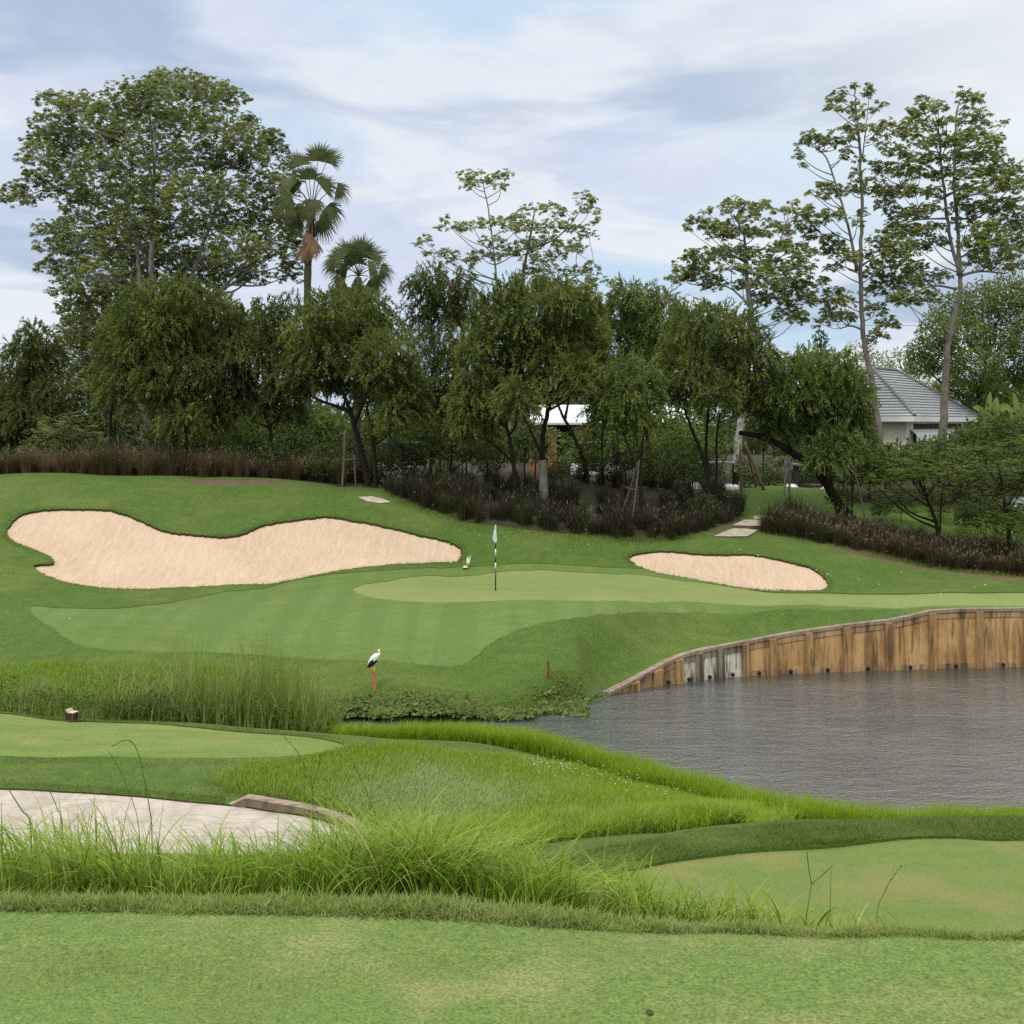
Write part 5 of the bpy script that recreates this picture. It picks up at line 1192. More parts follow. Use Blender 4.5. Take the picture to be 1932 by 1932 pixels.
for px, Y, s in ((20,66,1.8),(110,68,1.8),(180,66,1.6),(350,63,1.2),(420,62,1.1),(560,66,1.4),(760,66,1.5),(800,60,1.0),(880,60,1.2),(920,57,.8),(990,60,1.1),(830,70,1.8),(760,58,.8),(1180,58,.9),(1240,56.5,.8),(1290,57,.8),(1110,57.5,.7),(1060,56.5,.5),(1640,57.5,1.0),(1700,57.5,1.1),(1790,57,1.0),(1850,56,1.1),(1920,56,1.2),(1610,60,1.1),(1500,70,1.3),(1440,74,1.7),(1340,66,1.0),(1560,66,1.2),(-60,64,1.7),(1650,68,1.0),(1590,62.5,.9),(1700,54.5,.6),(1860,53.5,.7),(1900,53,.7),(1820,54,.55),(1770,55.5,.5),(1670,60,.8),(1730,59.5,.8),(1760,61,.9),(1820,59,.9),(1880,59,1.0),(1950,60,1.1),(1450,66.5,.9),(1400,67,.8),(1530,67,.9),(690,62,.9),(640,63,.9),(480,62,1.0),(440,56,.55),(520,55.6,.6),(610,55.4,.5),(20,55.6,.5),(720,57,.6),(840,54,.4),(1000,52.5,.35),(1330,52.5,.45),(1590,54.5,.5),(1660,54.2,.45)):
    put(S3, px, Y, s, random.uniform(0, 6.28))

# far wood that closes the view
def far_wood():
    VV, FF, n0 = [], [], 0
    for k in range(95):
        Y = rng.uniform(100, 150); px = rng.uniform(-500, 2450); x = (px - CX) / FOC * Y
        h = rng.uniform(3.5, 7.5) * (1.1 if px < 200 or px > 1650 else 1.0)
        if 1480 < px < 1560 or 600 < px < 760: h *= .7
        c = np.array([x, Y, -1.5 + h * .5]); r = np.array([rng.uniform(2.5, 4.5), 2.5, h * .55])
        n = 1500; u = unit(n, -.9); S = c + u * (rng.uniform(.3, 1, n) ** .4 * (.75 + .5 * vnoise(u[:, 0] * 2 + k, u[:, 2] * 2, 1.5, 3)))[:, None] * r
        V, F = leaves(S, u + unit(n), u + unit(n) * .8, rng.uniform(.32, .6, n), rng.uniform(.16, .3, n)); VV.append(V); FF.append(F + n0); n0 += len(V)
    stuff('distant_wood', np.concatenate(VV), np.concatenate(FF), M['lf_distant'], 'far line of trees closing the view behind the course', 'wood')
far_wood()

# --- palms
def palm(label, Y, crown, base_px, trunk_r, fronds, skirt, trunk_lean=(), pull=.8):
    bx = (base_px - CX) / FOC * Y; bz = z1(bx, Y); o = np.array([bx, Y, bz])
    root = empty('fan_palm', o, label, 'palm tree', 'fan palms behind the tree row')
    top = at(*crown, Y); a = Acc()
    s = spline([o - [0, 0, .2]] + [at(*p, Y) for p in trunk_lean] + [top + [0, 0, -.1]], 24)
    a.tube(s, trunk_r * (1 + .25 * np.sin(np.arange(24) * 2.1) * .3 + .4 * np.exp(-np.arange(24) / 2)), 10); a.build('trunk', M['bark_palm'], root, True, o)
    def fan(name, hub, ax, nrm, R, spread, droop, mat, n=32):
        spread = min(1.75, spread * 1.2)
        """pleated fan of narrow segments round hub, axis ax"""
        ax = ax / np.linalg.norm(ax); nrm = nrm - ax * nrm.dot(ax); nrm = nrm / (np.linalg.norm(nrm) + 1e-9); sd = np.cross(nrm, ax)
        VV, FF, c = [], [], 0
        st = hub - top; L = np.linalg.norm(st)
        pet = spline([top, top + st * .5 + [0, 0, .10 * L], hub], 8)
        V, F, _ = tube_np(pet - o, np.linspace(.032, .016, 8), 5); VV.append(V); FF.append(F); c += len(V)
        for i in range(n):
            t = (i / (n - 1) - .5) * 2 * spread
            d = ax * math.cos(t) + sd * math.sin(t); w = np.cross(d, nrm)
            Lf = R * (1 - .22 * abs(t / spread) ** 2) * rng.uniform(.86, 1.08); wd = R * .088
            p = []
            for q, (f, ww) in enumerate(((0, .45), (.30, 1.0), (.52, .8), (.78, .42), (1, .04))):
                dz = np.array([0, 0, -1.]) * droop * R * f ** 2.6 * rng.uniform(.7, 1.3)
                pc = hub + d * Lf * f + dz + nrm * (.02 * R * (-1) ** i)
                p += [pc - w * wd * ww * .5, pc + w * wd * ww * .5]
            VV.append(np.array(p) - o); FF.append(np.array([[2 * j, 2 * j + 1, 2 * j + 3, 2 * j + 2] for j in range(4)]) + c); c += 10
        mesh_obj(name, np.concatenate(VV), [np.concatenate(FF)], M[mat], root)
    for (hx, hy, dy, R, ex, ez, face, spread, droop, mat) in fronds:
        kk = pull if math.hypot(hx - crown[0], hy - crown[1]) < 85 and mat != 'lf_dead' else 1; hub = at(crown[0] + (hx - crown[0]) * kk, crown[1] + (hy - crown[1]) * kk, Y + dy); ax = np.array([ex, dy * .25, ez], float)
        R *= rng.uniform(.95, 1.22)
        fan('dead_frond' if mat == 'lf_dead' else 'frond', hub, ax, np.array([face, -1., .35]), R, spread, droop, mat)
    sk = Acc()
    for i in range(skirt[1]):
        a_ = rng.uniform(0, 2 * PI); f = rng.random()
        p = top + np.array([math.cos(a_) * .22, math.sin(a_) * .22, -.2 - f * skirt[0]]); L = rng.uniform(.5, 1.2)
        e = p + np.array([math.cos(a_) * .14 + rng.normal(0, .05), math.sin(a_) * .16, -L])
        w = np.array([-math.sin(a_), math.cos(a_), 0]) * rng.uniform(.03, .08)
        sk.add(np.array([p - w * .4, p + w * .4, (p + e) / 2 + w - (p + e) * 0 + np.array([math.cos(a_), math.sin(a_), 0]) * .08, (p + e) / 2 - w + np.array([math.cos(a_), math.sin(a_), 0]) * .08]), [(0, 1, 2, 3)])
        m = (p + e) / 2 + np.array([math.cos(a_), math.sin(a_), 0]) * .08
        sk.add(np.array([m - w, m + w, e]), [(0, 1, 2)])
    sk.build('dead_skirt', M[skirt[2]], root, False, o)
P_ = 'lf_palm'
palm('taller fan palm with a brown skirt of dead fronds beside the huge spreading tree', 69, (588, 396), 580, .20,
     [(566,312,.3,1.15,-.45,1,.5,1.3,.15,P_),(600,303,-.3,1.2,.15,1,-.2,1.3,.12,P_),(617,304,.2,1.15,.8,.9,-.5,1.2,.2,P_),(545,335,.3,1.05,-1,.5,.6,1.3,.3,P_),(540,365,-.4,1.0,-1,-.3,.4,1.3,.45,P_),
      (650,342,.1,.92,1,-.2,-.3,1.35,.5,P_),(625,388,-.3,.95,.8,-.7,-.2,1.3,.5,P_),(611,418,.2,.95,.5,-1,-.3,1.2,.45,P_),(590,372,-.8,.85,.0,-.5,.2,1.5,.45,P_),(582,322,.7,1.0,-.1,1,.4,1.2,.15,P_),(556,345,.6,1.0,-.8,.6,-.2,1.1,.3,P_),(612,340,-.6,.95,.7,.6,.3,1.2,.3,P_),(570,388,.5,.85,-.5,-.7,.3,1.2,.45,P_),(552,412,.3,.85,-.6,-1,.3,1.2,.4,P_),
      (583,440,-.35,.75,-.1,-1,0,.8,.35,'lf_dead'),(590,452,-.4,.85,.15,-1,0,.7,.3,'lf_dead'),(577,462,-.3,.85,-.2,-1,0,.7,.3,'lf_dead')], (2.0, 46, 'lf_dead'), [(580,560),(583,470)], .78)
palm('shorter fan palm with a full round crown right of the taller palm', 68, (676, 520), 672, .19,
     [(656,472,.3,1.0,-.4,1,.4,1.3,.15,P_),(682,468,-.3,1.05,.1,1,-.2,1.3,.12,P_),(706,480,.2,1.05,.8,.8,-.4,1.25,.2,P_),(640,480,-.2,.95,-.9,.6,.5,1.3,.25,P_),(620,490,.1,.72,-1,-.1,.5,1.35,.4,P_),
      (728,503,-.1,.70,1,-.2,-.4,1.35,.45,P_),(672,492,-.8,.85,-.1,.6,.2,1.45,.3,P_),(664,484,.6,1.0,-.2,1,-.3,1.2,.2,P_),(694,478,.6,1.0,.4,1,.3,1.2,.2,P_),(700,500,-.6,.9,1,.2,.2,1.25,.35,P_),(650,505,.5,.9,-1,.1,-.3,1.25,.35,P_),(640,528,-.3,.9,-.9,-.7,.3,1.25,.5,P_),(706,526,.3,.9,.8,-.8,-.3,1.25,.45,P_),(658,548,.2,.95,-.4,-1,.3,1.15,.4,P_),(690,548,-.5,.95,.3,-1,-.1,1.15,.4,P_),(672,556,-.4,.9,0,-1,0,1.1,.3,P_)], (1.6, 60, 'lf_palm'), [(674,600)], .82)

# --- banana plant behind the low shrubs at the right edge
def banana(px, Y, label, LV):
    x = (px - CX) / FOC * Y; o = np.array([x, Y, z1(x, Y)]); root = empty('banana_plant', o, label, 'banana plant')
    a = Acc(); top = at(px, 815, Y); a.tube(spline([o - [0, 0, .1], top], 8), np.linspace(.16, .09, 8), 9); a.build('stem', M['lf_banana'], root, True, o)
    for (tx, ty, dy, w, mx, my) in LV:
        b = top; m = at(mx, my, Y + dy * .5); t = at(tx, ty, Y + dy); s = spline([b, m, t], 16)
        T = np.gradient(s, axis=0); T /= np.linalg.norm(T, axis=1, keepdims=True); sd = np.cross(T, [.15, -1, .25]); sd /= np.linalg.norm(sd, axis=1, keepdims=True); nr = np.cross(sd, T)
        u = np.linspace(0, 1, 16); ww = w * np.sin(np.clip((u - .12) / .88, 0, 1) ** .7 * PI) ** .6 + .012
        V = np.stack([s - sd * ww[:, None] + nr * (ww * .35)[:, None], s - sd * (ww * .08)[:, None], s + sd * (ww * .08)[:, None], s + sd * ww[:, None] + nr * (ww * .35)[:, None]], 1).reshape(-1, 3)
        F = [(i * 4 + j, i * 4 + j + 1, i * 4 + j + 5, i * 4 + j + 4) for i in range(15) for j in range(3)]
        mesh_obj('banana_leaf', V - o, [F], M['lf_banana'], root, True)
banana(1872, 63, 'banana plant with broad ragged leaves at the right edge beside the tiled roof', [(1868,738,.2,.20,1864,780),(1835,768,-.2,.16,1850,775),(1912,775,.1,.19,1890,770),(1905,800,-.3,.15,1892,785),(1850,800,-.3,.2,1860,790),(1880,750,.4,.25,1875,780)])
banana(1918, 65, 'second banana plant cut by the right edge', [(1912,740,.2,.17,1918,775),(1945,760,-.2,.17,1930,770),(1935,790,.1,.24,1928,785),(1900,770,-.2,.2,1908,780)])
# ---------------------------------------------------------------- retaining wall of the pond
def px_on_line(line, px):
    q = line[:, 0] / line[:, 1] * FOC + CX
    return np.array([np.interp(px, q, line[:, 0]), np.interp(px, q, line[:, 1])])
def wall():
    q = wall_line[:, 0] / wall_line[:, 1] * FOC + CX
    o = np.array([wall_line[0, 0], wall_line[0, 1], WATER])
    root = empty('retaining_wall', o, 'curved rust stained retaining wall with buttresses rising along the far side of the pond', 'retaining wall')
    nr = np.gradient(wall_line, axis=0); nr = np.stack([nr[:, 1], -nr[:, 0]], -1); nr /= np.linalg.norm(nr, axis=1, keepdims=True)   # towards the water
    def sample(p):
        xy = px_on_line(wall_line, p); n = np.array([np.interp(p, q, nr[:, 0]), np.interp(p, q, nr[:, 1])]); n /= np.linalg.norm(n)
        return xy, n, wall_top_z(xy[0], xy[1])
    def strip(name, p0, p1, f0, f1, zb, zt, mat, steps=7, lean=.0):
        """slab following the wall from p0 to p1, between offsets f0 and f1 towards the water"""
        A = Acc(); R = []
        for p in np.linspace(p0, p1, steps):
            xy, n, zt_ = sample(p)
            b = zb(zt_) if callable(zb) else zb; t = zt(zt_)
            t = max(t, b + .03)
            R.append([(*(xy + n * (f1 + lean)), b), (*(xy + n * f1), t), (*(xy + n * f0), t), (*(xy + n * f0), b)])
        V = np.array(R).reshape(-1, 3); n_ = len(R)
        F = [(i * 4 + j, i * 4 + (j + 1) % 4, (i + 1) * 4 + (j + 1) % 4, (i + 1) * 4 + j) for i in range(n_ - 1) for j in range(4)] + [(3, 2, 1, 0), tuple((n_ - 1) * 4 + j for j in range(4))]
        A.add(V, F); return A.build(name, M[mat], root, False, o)
    B = [1147, 1196, 1238, 1279, 1317, 1357, 1404, 1457, 1524, 1596, 1675, 1757, 1846, 1936, 2030, 2130, 2260]
    for i, p in enumerate(B):
        nxt = B[i + 1] if i + 1 < len(B) else 2420
        mat = 'wall_mid' if i < 3 else 'wall_pale' if i < 6 else 'wall'
        pn = strip('wall_panel', p, nxt, -.16, 0, WATER - .6, lambda z: z - .035, mat)
        if i < 3: pn['label'] = 'low brown panel at the shore end of the wall'
        elif i < 6: pn['label'] = 'lime and soot streaked pale panel'
        # frame ledge at the water line and the raised band under the coping
        if i >= 2:
            ld = strip('ledge', p + 4, nxt - 4, 0.002, .035, WATER - .3, lambda z: WATER + .16, 'wall_pale' if i in (3, 4, 5) else 'wall_mid', 5); ld.parent = pn
            bd = strip('top_band', p + 5, nxt - 5, 0.002, .022, lambda z: z - .24, lambda z: z - .05, 'buttress_dark' if 2 < i < 6 else 'wall_mid', 6); bd.parent = pn
            w = (p + nxt) / 2; xy, n, zt = sample(w)
            h = Acc(); h.tube([(*(xy + n * -.02), WATER + .10), (*(xy + n * .10), WATER + .08)], .055, 8); dr = h.build('drain_pipe', M['black'], pn, True, o)
        if i > 0:
            hw = 6.2 if p < 1300 else 5.2 if p < 1450 else 6.5
            dk = 3 < i < 6
            b = strip('buttress', p - hw, p + hw, .003, .13 if p > 1300 else .12, WATER - .6, lambda z: z - .05, 'buttress_dark' if dk else 'buttress', 3, .05)
    cp = strip('coping', 1146, 2420, -.20, .05, lambda z: z - .055, lambda z: z + .035, 'coping', 70)
wall()

# ---------------------------------------------------------------- things on the course
def flagstick():
    g = ground(935, 42.6); h = g.copy()
    root = empty('flagstick', g, 'black and white striped flagstick with a limp white flag, standing on the putting green', 'flag')
    k = 42.6 / FOC; Hh = 118 * k
    zz = lambda r: (1112 - r) * k
    segs = [(1112, 1075, 'blackpaint'), (1075, 1062, 'white'), (1062, 1049, 'blackpaint'), (1049, 1036, 'white'), (1036, 1023, 'blackpaint'), (1023, 992, 'white')]
    a = Acc()
    for r0, r1, m in segs:
        a.tube([(0, 0, zz(r0) - (.05 if r0 == 1112 else 0)), (0, 0, zz(r1))], .021, 10, 0 if m == 'blackpaint' else 1)
    a.tube([(0, 0, zz(992)), (0, 0, zz(990.5))], [.028, .018], 10, 1)
    a.build('pole', [M['blackpaint'], M['white']], root, True)
    # limp flag: cloth hanging in soft folds from the top of the pole
    nu, nv = 13, 18; V = []
    for j in range(nv):
        t = j / (nv - 1); z = zz(991.5) - t * 33 * k
        w0 = np.interp(t, [0, .35, .68, .85, 1], [-.008, -.06, -.115, -.075, -.012]); w1 = np.interp(t, [0, .35, .7, .88, 1], [.008, .022, .042, .045, .012])
        for i in range(nu):
            s = i / (nu - 1); x = w0 + (w1 - w0) * s
            V.append((x, -.03 - .035 * math.sin(s * 9 + t * 3) * (.3 + t) - .02, z - .01 * math.sin(s * 7)))
    F = [(j * nu + i, j * nu + i + 1, (j + 1) * nu + i + 1, (j + 1) * nu + i) for j in range(nv - 1) for i in range(nu - 1)]
    fl = mesh_obj('flag', V, [F], M['flag'], root, True)
    e = Acc()
    for (x0, z0, x1, z1_) in ((-.055, 1015, -.04, 1010), (-.03, 1013, -.012, 1018), (-.02, 1008, -.005, 1012), (-.045, 1019, -.015, 1022), (-.035, 1006, -.022, 1009)):
        e.tube([(x0, -.105, zz(z0)), (x1, -.105, zz(z1_))], .006, 5)
    e.build('faint_print', M['ink'], fl, True)
    hole = Acc(); hole.tube([(0, 0, .008), (0, 0, .010)], [.054, .054], 16); hole.build('cup', M['blackpaint'], root)
flagstick()

def rake_sign():
    p = hit(878, 1071, 40); g = np.array([*p, z1(*p)])
    root = empty('marker_sign', g, 'small white board on a bent frame with a yellow base beside the large bunker', 'sign')
    k = p[1] / FOC
    a = Acc(); a.tube([(.0, 0, 0), (.0, 0, .04)], [.11, .08], 16); a.tube([(0, 0, .05), (0, 0, .07)], [.07, .05], 12); a.build('base', M['yellow'], root, True)
    b = Acc(); b.add(np.array([(.035, -.02, 9 * k), (.135, -.02, 8 * k), (.165, .0, 17 * k), (.06, .0, 18 * k), (.035, .01, 9 * k), (.135, .01, 8 * k), (.165, .03, 17 * k), (.06, .03, 18 * k)]), [(0, 1, 2, 3), (7, 6, 5, 4), (0, 4, 5, 1), (1, 5, 6, 2), (2, 6, 7, 3), (3, 7, 4, 0)]); b.build('board', M['white'], root)
    c = Acc(); c.tube([(.02, .02, .04), (.06, .012, 9 * k), (.085, .02, 20 * k)], .010, 6); c.tube([(.12, .02, .06), (.150, .012, 9 * k), (.185, .035, 22 * k)], .012, 6); c.tube([(.085, .02, 20 * k), (.12, .02, 21 * k)], .008, 6); c.build('frame', M['white'], root, True)
rake_sign()

def tee_marker():
    Y = 27.35; g = ground(135.5, Y); g[2] -= .02
    root = empty('tee_marker', g, 'chunky notched wooden tee marker on the left tee', 'tee marker', rz=-.25)
    k = Y / FOC
    def prism(pts, y0, y1, name, mat, mt):
        n = len(pts); V = [(x, y0, z) for x, z in pts] + [(x, y1, z) for x, z in pts]
        A = Acc(); A.add(V, [(i, n + i, n + (i + 1) % n, (i + 1) % n) for i in range(n)], 0)
        A.F.setdefault(n, []).append(np.array([list(range(n)), list(range(2 * n - 1, n - 1, -1))])); A.M.setdefault(n, []).append(np.full(2, 0))
        return A.build(name, [M[mat]], root)
    body = [(-8.2 * k, 0), (8.4 * k, 0), (8.6 * k, 16.2 * k), (-3.2 * k, 16.4 * k), (-8.8 * k, 22 * k)]
    prism(body, -.09, .09, 'block', 'wood_dark', None)
    top = [(-9.3 * k, 21.9 * k), (-3.4 * k, 16.2 * k), (8.9 * k, 16.1 * k), (8.8 * k, 17.3 * k), (-2.6 * k, 17.6 * k), (-5.0 * k, 22.6 * k)]
    prism(top, -.098, .098, 'cap', 'wood_top', None)
    s = Acc(); s.box((6.7 * k, -.096, 8 * k), (3.4 * k, .010, 15.4 * k), bev=.003); s.build('side_slat', M['wood_red'], root); s = Acc(); s.box((-6.2 * k, -.096, 8.8 * k), (4 * k, .010, .018), bev=.003); s.build('side_slat', M['wood_red'], root)
    b = Acc(); b.box((0, 0, .012), (18.6 * k, .20, .02), bev=.004); b.build('foot', M['wood_red'], root)
tee_marker()

def post_and_stork():
    Y = 34.25; g = ground(707, Y); k = Y / FOC
    root = empty('post', g, 'weathered orange post below the perched stork', 'post')
    zt = (1298 - 1259) * k
    a = Acc(); s = spline([(.005, 0, -.2), (-.0, 0, .12), (-2.0 * k, 0, zt * .55), (-2.9 * k, 0, zt)], 12)
    a.tube(s, np.linspace(.052, .060, 12), 8); a.tube([s[-1], s[-1] + [0, 0, .02]], [.06, .045], 8); a.build('shaft', M['orange'], root, True)
    top = g + s[-1] + [0, 0, .02]
    # the stork: one continuous body from tail to bill base, seen from its right side and a little from behind
    root2 = empty('stork', top, 'white stork with black wing tips perched on the orange post', 'bird')
    u = lambda x, r, y=0.0: np.array([(x - 705.0) * k, y, (1258.5 - r) * k])
    spine = [u(694.5, 1257, .01), u(696.5, 1253.5), u(700, 1248.5), u(704.5, 1244), u(709, 1239.5), u(712.5, 1236.3), u(715.0, 1234.6), u(716.8, 1232.8), u(717.0, 1230.6), u(716.2, 1228.8), u(715.6, 1227.8), u(716.4, 1226.2), u(716.9, 1225.2)]
    rad = np.array([.006, .030, .066, .092, .098, .080, .054, .036, .030, .030, .037, .036, .020])
    n = 52; S = spline(spine, n); R = np.interp(np.linspace(0, 1, n), np.linspace(0, 1, len(rad)), rad)
    A = Acc(); A.tube(S, R, 16)
    for dx, dy, foot in ((.0, -.035, (-.0, -.028, 0)), (.035, .045, (.04, .04, 0))):
        hip = u(705.6, 1247) + [dx * .4, dy, 0]
        if dy < 0: kn = np.array([.005, dy, .085]); ft = np.array([.0, dy * .8, .006]); toes = [(-.03, -.01), (.05, -.02), (.05, .02)]
        else: kn = np.array([.035, dy * .6 - .04, .05]); ft = np.array([.048, -.075, -.11]); toes = [(.03, -.01), (.02, .02)]
        A.tube(spline([hip, (hip + kn) / 2 + [.004, 0, 0], kn, ft], 12), np.interp(np.linspace(0, 1, 12), [0, .3, 1], [.034, .013, .010]), 8, 1)
        for tx, ty in toes: A.tube([ft, ft + [tx * .5, ty * .6, -.004], ft + [tx, ty, -.016]], [.008, .007, .004], 5, 1)
    A.build('body', [M['feather_w'], M['shank']], root2, True)
    # folded wing: white coverts above, black flight feathers below and towards the tail
    for sy in (-1, 1):
        W_ = []
        nu, nv = 14, 8
        for i in range(nu):
            t = i / (nu - 1); c = spline([u(713.0, 1238.2), u(707, 1244.5), u(700, 1251.5), u(693.8, 1258.4)], nu)[i]
            hw = np.interp(t, [0, .2, .5, .8, 1], [.018, .066, .070, .046, .010]); off = np.interp(t, [0, .3, .6, 1], [.060, .094, .074, .022])
            for j in range(nv):
                v = (j / (nv - 1) - .42) * 2; W_.append(c + np.array([v * hw * .62, sy * (off * math.sqrt(max(0.05, 1 - (v * .78) ** 2)) + .010), -v * hw * .95]))
        F = [(i * nv + j, i * nv + j + 1, (i + 1) * nv + j + 1, (i + 1) * nv + j) for i in range(nu - 1) for j in range(nv - 1)]
        mi = []
        for i in range(nu - 1):
            for j in range(nv - 1):
                mi.append(1 if (i > 5 or (j >= 4 and i > 1) or (j <= 2 and i > 3) or (i > 4 and j > 2)) else 0)
        mesh_obj('wing', W_, [F], [M['feather_w'], M['feather_b']], root2, True, mi)
    b = Acc(); b.tube([u(717.0, 1227.3), u(718.2, 1229.6, -.01), u(718.9, 1232.6, -.015)], [.016, .011, .003], 8); b.build('bill', M['bill'], root2, True)
    for sy in (-1, 1):
        e = Acc(); c = u(716.9, 1226.9, sy * .030); e.tube([c, c + [0, sy * .006, 0]], [.006, .004], 8); e.build('eye', M['eye'], root2)
post_and_stork()

def red_stake():
    Y = 34.8; g = ground(1034.5, Y); k = Y / FOC
    root = empty('stake', g, 'thin red hazard stake on the lawn above the pond', 'stake')
    a = Acc(); a.box((0, 0, 15 * k), (.06, .045, 31 * k + .02), bev=.006); a.build('shaft', M['red'], root)
    b = Acc(); b.box((0, 0, 31 * k + .03), (.064, .05, .03), bev=.008); b.build('cap', M['red'], root)
red_stake()

def sprinkler(px, py):
    p = hit(px, py, 33); g = np.array([*p, z1(*p) - .04])
    root = empty('divot', g, 'dark scar in the turf below the flagstick' if py < 1158 else 'second dark scar just below the other one', 'turf scar')
    a = Acc(); n = 18; ang = np.arange(n) / n * 2 * PI; r = 1 + .25 * np.sin(ang * 3 + px) + rng.normal(0, .06, n)
    V = np.column_stack([np.cos(ang) * r * .10, np.sin(ang) * r * .14, np.full(n, .006)])
    V2 = V * [1.25, 1.25, 0] + [0, 0, .002]
    A = Acc(); A.add(np.vstack([V, V2]), [(i, (i + 1) % n, n + (i + 1) % n, n + i) for i in range(n)])
    A.F.setdefault(n, []).append(np.array([list(range(n))])); A.M.setdefault(n, []).append(np.zeros(1, int))
    A.build('bare_soil', M['thatch'], root)
def divot(px, py, label):
    Y = EYE * FOC / (py - HZ); x = (px - CX) / FOC * Y; root = empty('divot', (x, Y, 0), label, 'turf scar')
    n = 14; ang = np.arange(n) / n * 2 * PI; r = 1 + rng.normal(0, .16, n)
    V = np.vstack([np.column_stack([np.cos(ang) * r * .010, np.sin(ang) * r * .016, np.full(n, .005)]), np.column_stack([np.cos(ang) * r * .014, np.sin(ang) * r * .022, np.full(n, .001)]), [[0, 0, .004]]])
    mesh_obj('bare_soil', V, [[(i, (i + 1) % n, n + (i + 1) % n, n + i) for i in range(n)][::1], [(2 * n, (i + 1) % n, i) for i in range(n)]], M['thatch'], root)
divot(1226, 1913, 'small dark divot at the bottom edge of the nearest tee')
divot(287, 1738, 'tiny dark scar at the far edge of the nearest tee')
sprinkler(935, 1154.5); sprinkler(934, 1160.5)

# ---------------------------------------------------------------- kerb, slabs
def kerb():
    P = plan(kerb_base_px, 16, 26)
    P = np.vstack([P, P[-1] + (P[-1] - P[-2]) * .55 + [.0, -.25]])
    s = spline(P, 40); T = np.gradient(s, axis=0); T /= np.linalg.norm(T, axis=1, keepdims=True); N = np.stack([-T[:, 1], T[:, 0]], -1)
    if N[10][1] < 0: N = -N
    g = np.array([*s[0], z1(*s[0])]); root = empty('kerb', g, 'stained curved concrete kerb at the end of the cart path', 'kerb')
    A = Acc(); V = []
    hh = .17 * np.clip(np.linspace(0, 40, 40) / 5, .12, 1)
    for i in range(40):
        z = z1(*s[i]) - .03; h = hh[i] * (1 + rng.normal(0, .012))
        for f, zz in ((0, -.12), (0.004, h - .025), (.03, h), (.16, h + .006), (.19, h - .02), (.19, -.12)):
            V.append((*(s[i] + N[i] * f), z + zz))
    F = [(i * 6 + j, i * 6 + j + 1, (i + 1) * 6 + j + 1, (i + 1) * 6 + j) for i in range(39) for j in range(5)]
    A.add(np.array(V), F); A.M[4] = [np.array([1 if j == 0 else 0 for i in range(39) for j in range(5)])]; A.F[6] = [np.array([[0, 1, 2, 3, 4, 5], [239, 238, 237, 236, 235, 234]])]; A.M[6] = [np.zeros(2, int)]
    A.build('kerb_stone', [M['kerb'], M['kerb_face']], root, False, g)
kerb()

def slab(pts, label, thick=.16, lift=.02, y0=44):
    P = far(pts, y0); c = P.mean(0); z = max(z1(*p) for p in P) * .35 + .65 * z1(*c) + lift
    g = np.array([c[0], c[1], z]); root = empty('stone_slab', g, label, 'stepping stone', 'stone slabs of the path')
    n = len(P); zz = np.array([z1(*p) for p in P]) + lift
    top = np.column_stack([P, zz]) - g; bot = top - [0, 0, thick]
    inn = top * [.97, .97, 1] + [0, 0, .012]
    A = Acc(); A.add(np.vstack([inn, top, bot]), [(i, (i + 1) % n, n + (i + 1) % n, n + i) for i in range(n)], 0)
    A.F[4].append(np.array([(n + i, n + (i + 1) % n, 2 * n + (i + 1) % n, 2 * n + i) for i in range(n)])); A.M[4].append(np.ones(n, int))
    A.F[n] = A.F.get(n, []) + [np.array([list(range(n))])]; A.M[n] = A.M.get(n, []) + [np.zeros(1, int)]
    A.build('slab_stone', [M['slab'], M['slab_side_shade']], root)
slab([(1347,1015),(1380,1015.5),(1411,1015),(1422,1009),(1429,1004),(1405,1001),(1383,1001),(1366,1007)], 'lowest and largest stone slab of the path right of the middle', .14, .08)
slab([(1382,998.5),(1420,1000),(1441,999),(1440,989.5),(1420,988.5),(1404,988.5)], 'middle stone slab with a painted shadow edge below the mown bank', .26, .17)
slab([(1422,986),(1450,985.5),(1460,981),(1440,979),(1421,980.5)], 'highest stone slab, half hidden by the dark grass clump', .22, .14)
slab([(676,940),(700,938.5),(722,943),(737,949),(715,951),(692,947)], 'single stone slab on the slope left of the dark planting', .1, .04)

# ---------------------------------------------------------------- timber poles that prop the trees
def props(label, Y, poles, mat, rails=()):
    g = ground(poles[0][0], Y); root = empty('tree_prop', g, label, 'tree stake', 'timber props holding up trees')
    for x0, r0, x1, r1, dy0, dy1, rad in poles:
        a = at(x0, r0, Y + dy0); b = at(x1, r1, Y + dy1); gz = z1(a[0], a[1])
        if a[2] > gz - .05: a = a + (a - b) / np.linalg.norm(a - b) * max(0, min(.8, (a[2] - gz) + .1))
        A = Acc(); s = spline([a, (a + b) / 2 + [.015, 0, 0], b], 8); A.tube(s, np.linspace(rad, rad * .8, 8), 7); A.build('pole', M[mat], root, True, g)
    for x0, r0, x1, r1, rad in rails:
        A = Acc(); A.tube([at(x0, r0, Y - .1), at(x1, r1, Y - .1)], rad, 6); A.build('rail', M[mat], root, True, g)
props('tall pale timber tripod against the white spotted trunk', 59.0, [(1437,914,1404,834,-.3,.3,.075), (1424,912,1406,838,.6,.2,.055), (1398,914,1396,838,-.5,0,.055), (1355,888,1383,835,.3,.2,.055)], 'pole_wood', [(1388,897,1432,894,.035)])
props('pair of dark timber poles left of the twin dark trunks', 53.8, [(645,932,651,812,0,.5,.06), (671,935,668,858,.4,.3,.05)], 'pole_grey', [(647,868,672,866,.035)])
props('two pale leaning poles with a crossbar in the dark planting', 50.8, [(1197,945,1206,868,0,.4,.045), (1186,928,1204,872,.5,.4,.04)], 'pole_grey', [(1180,920,1206,926,.03)])
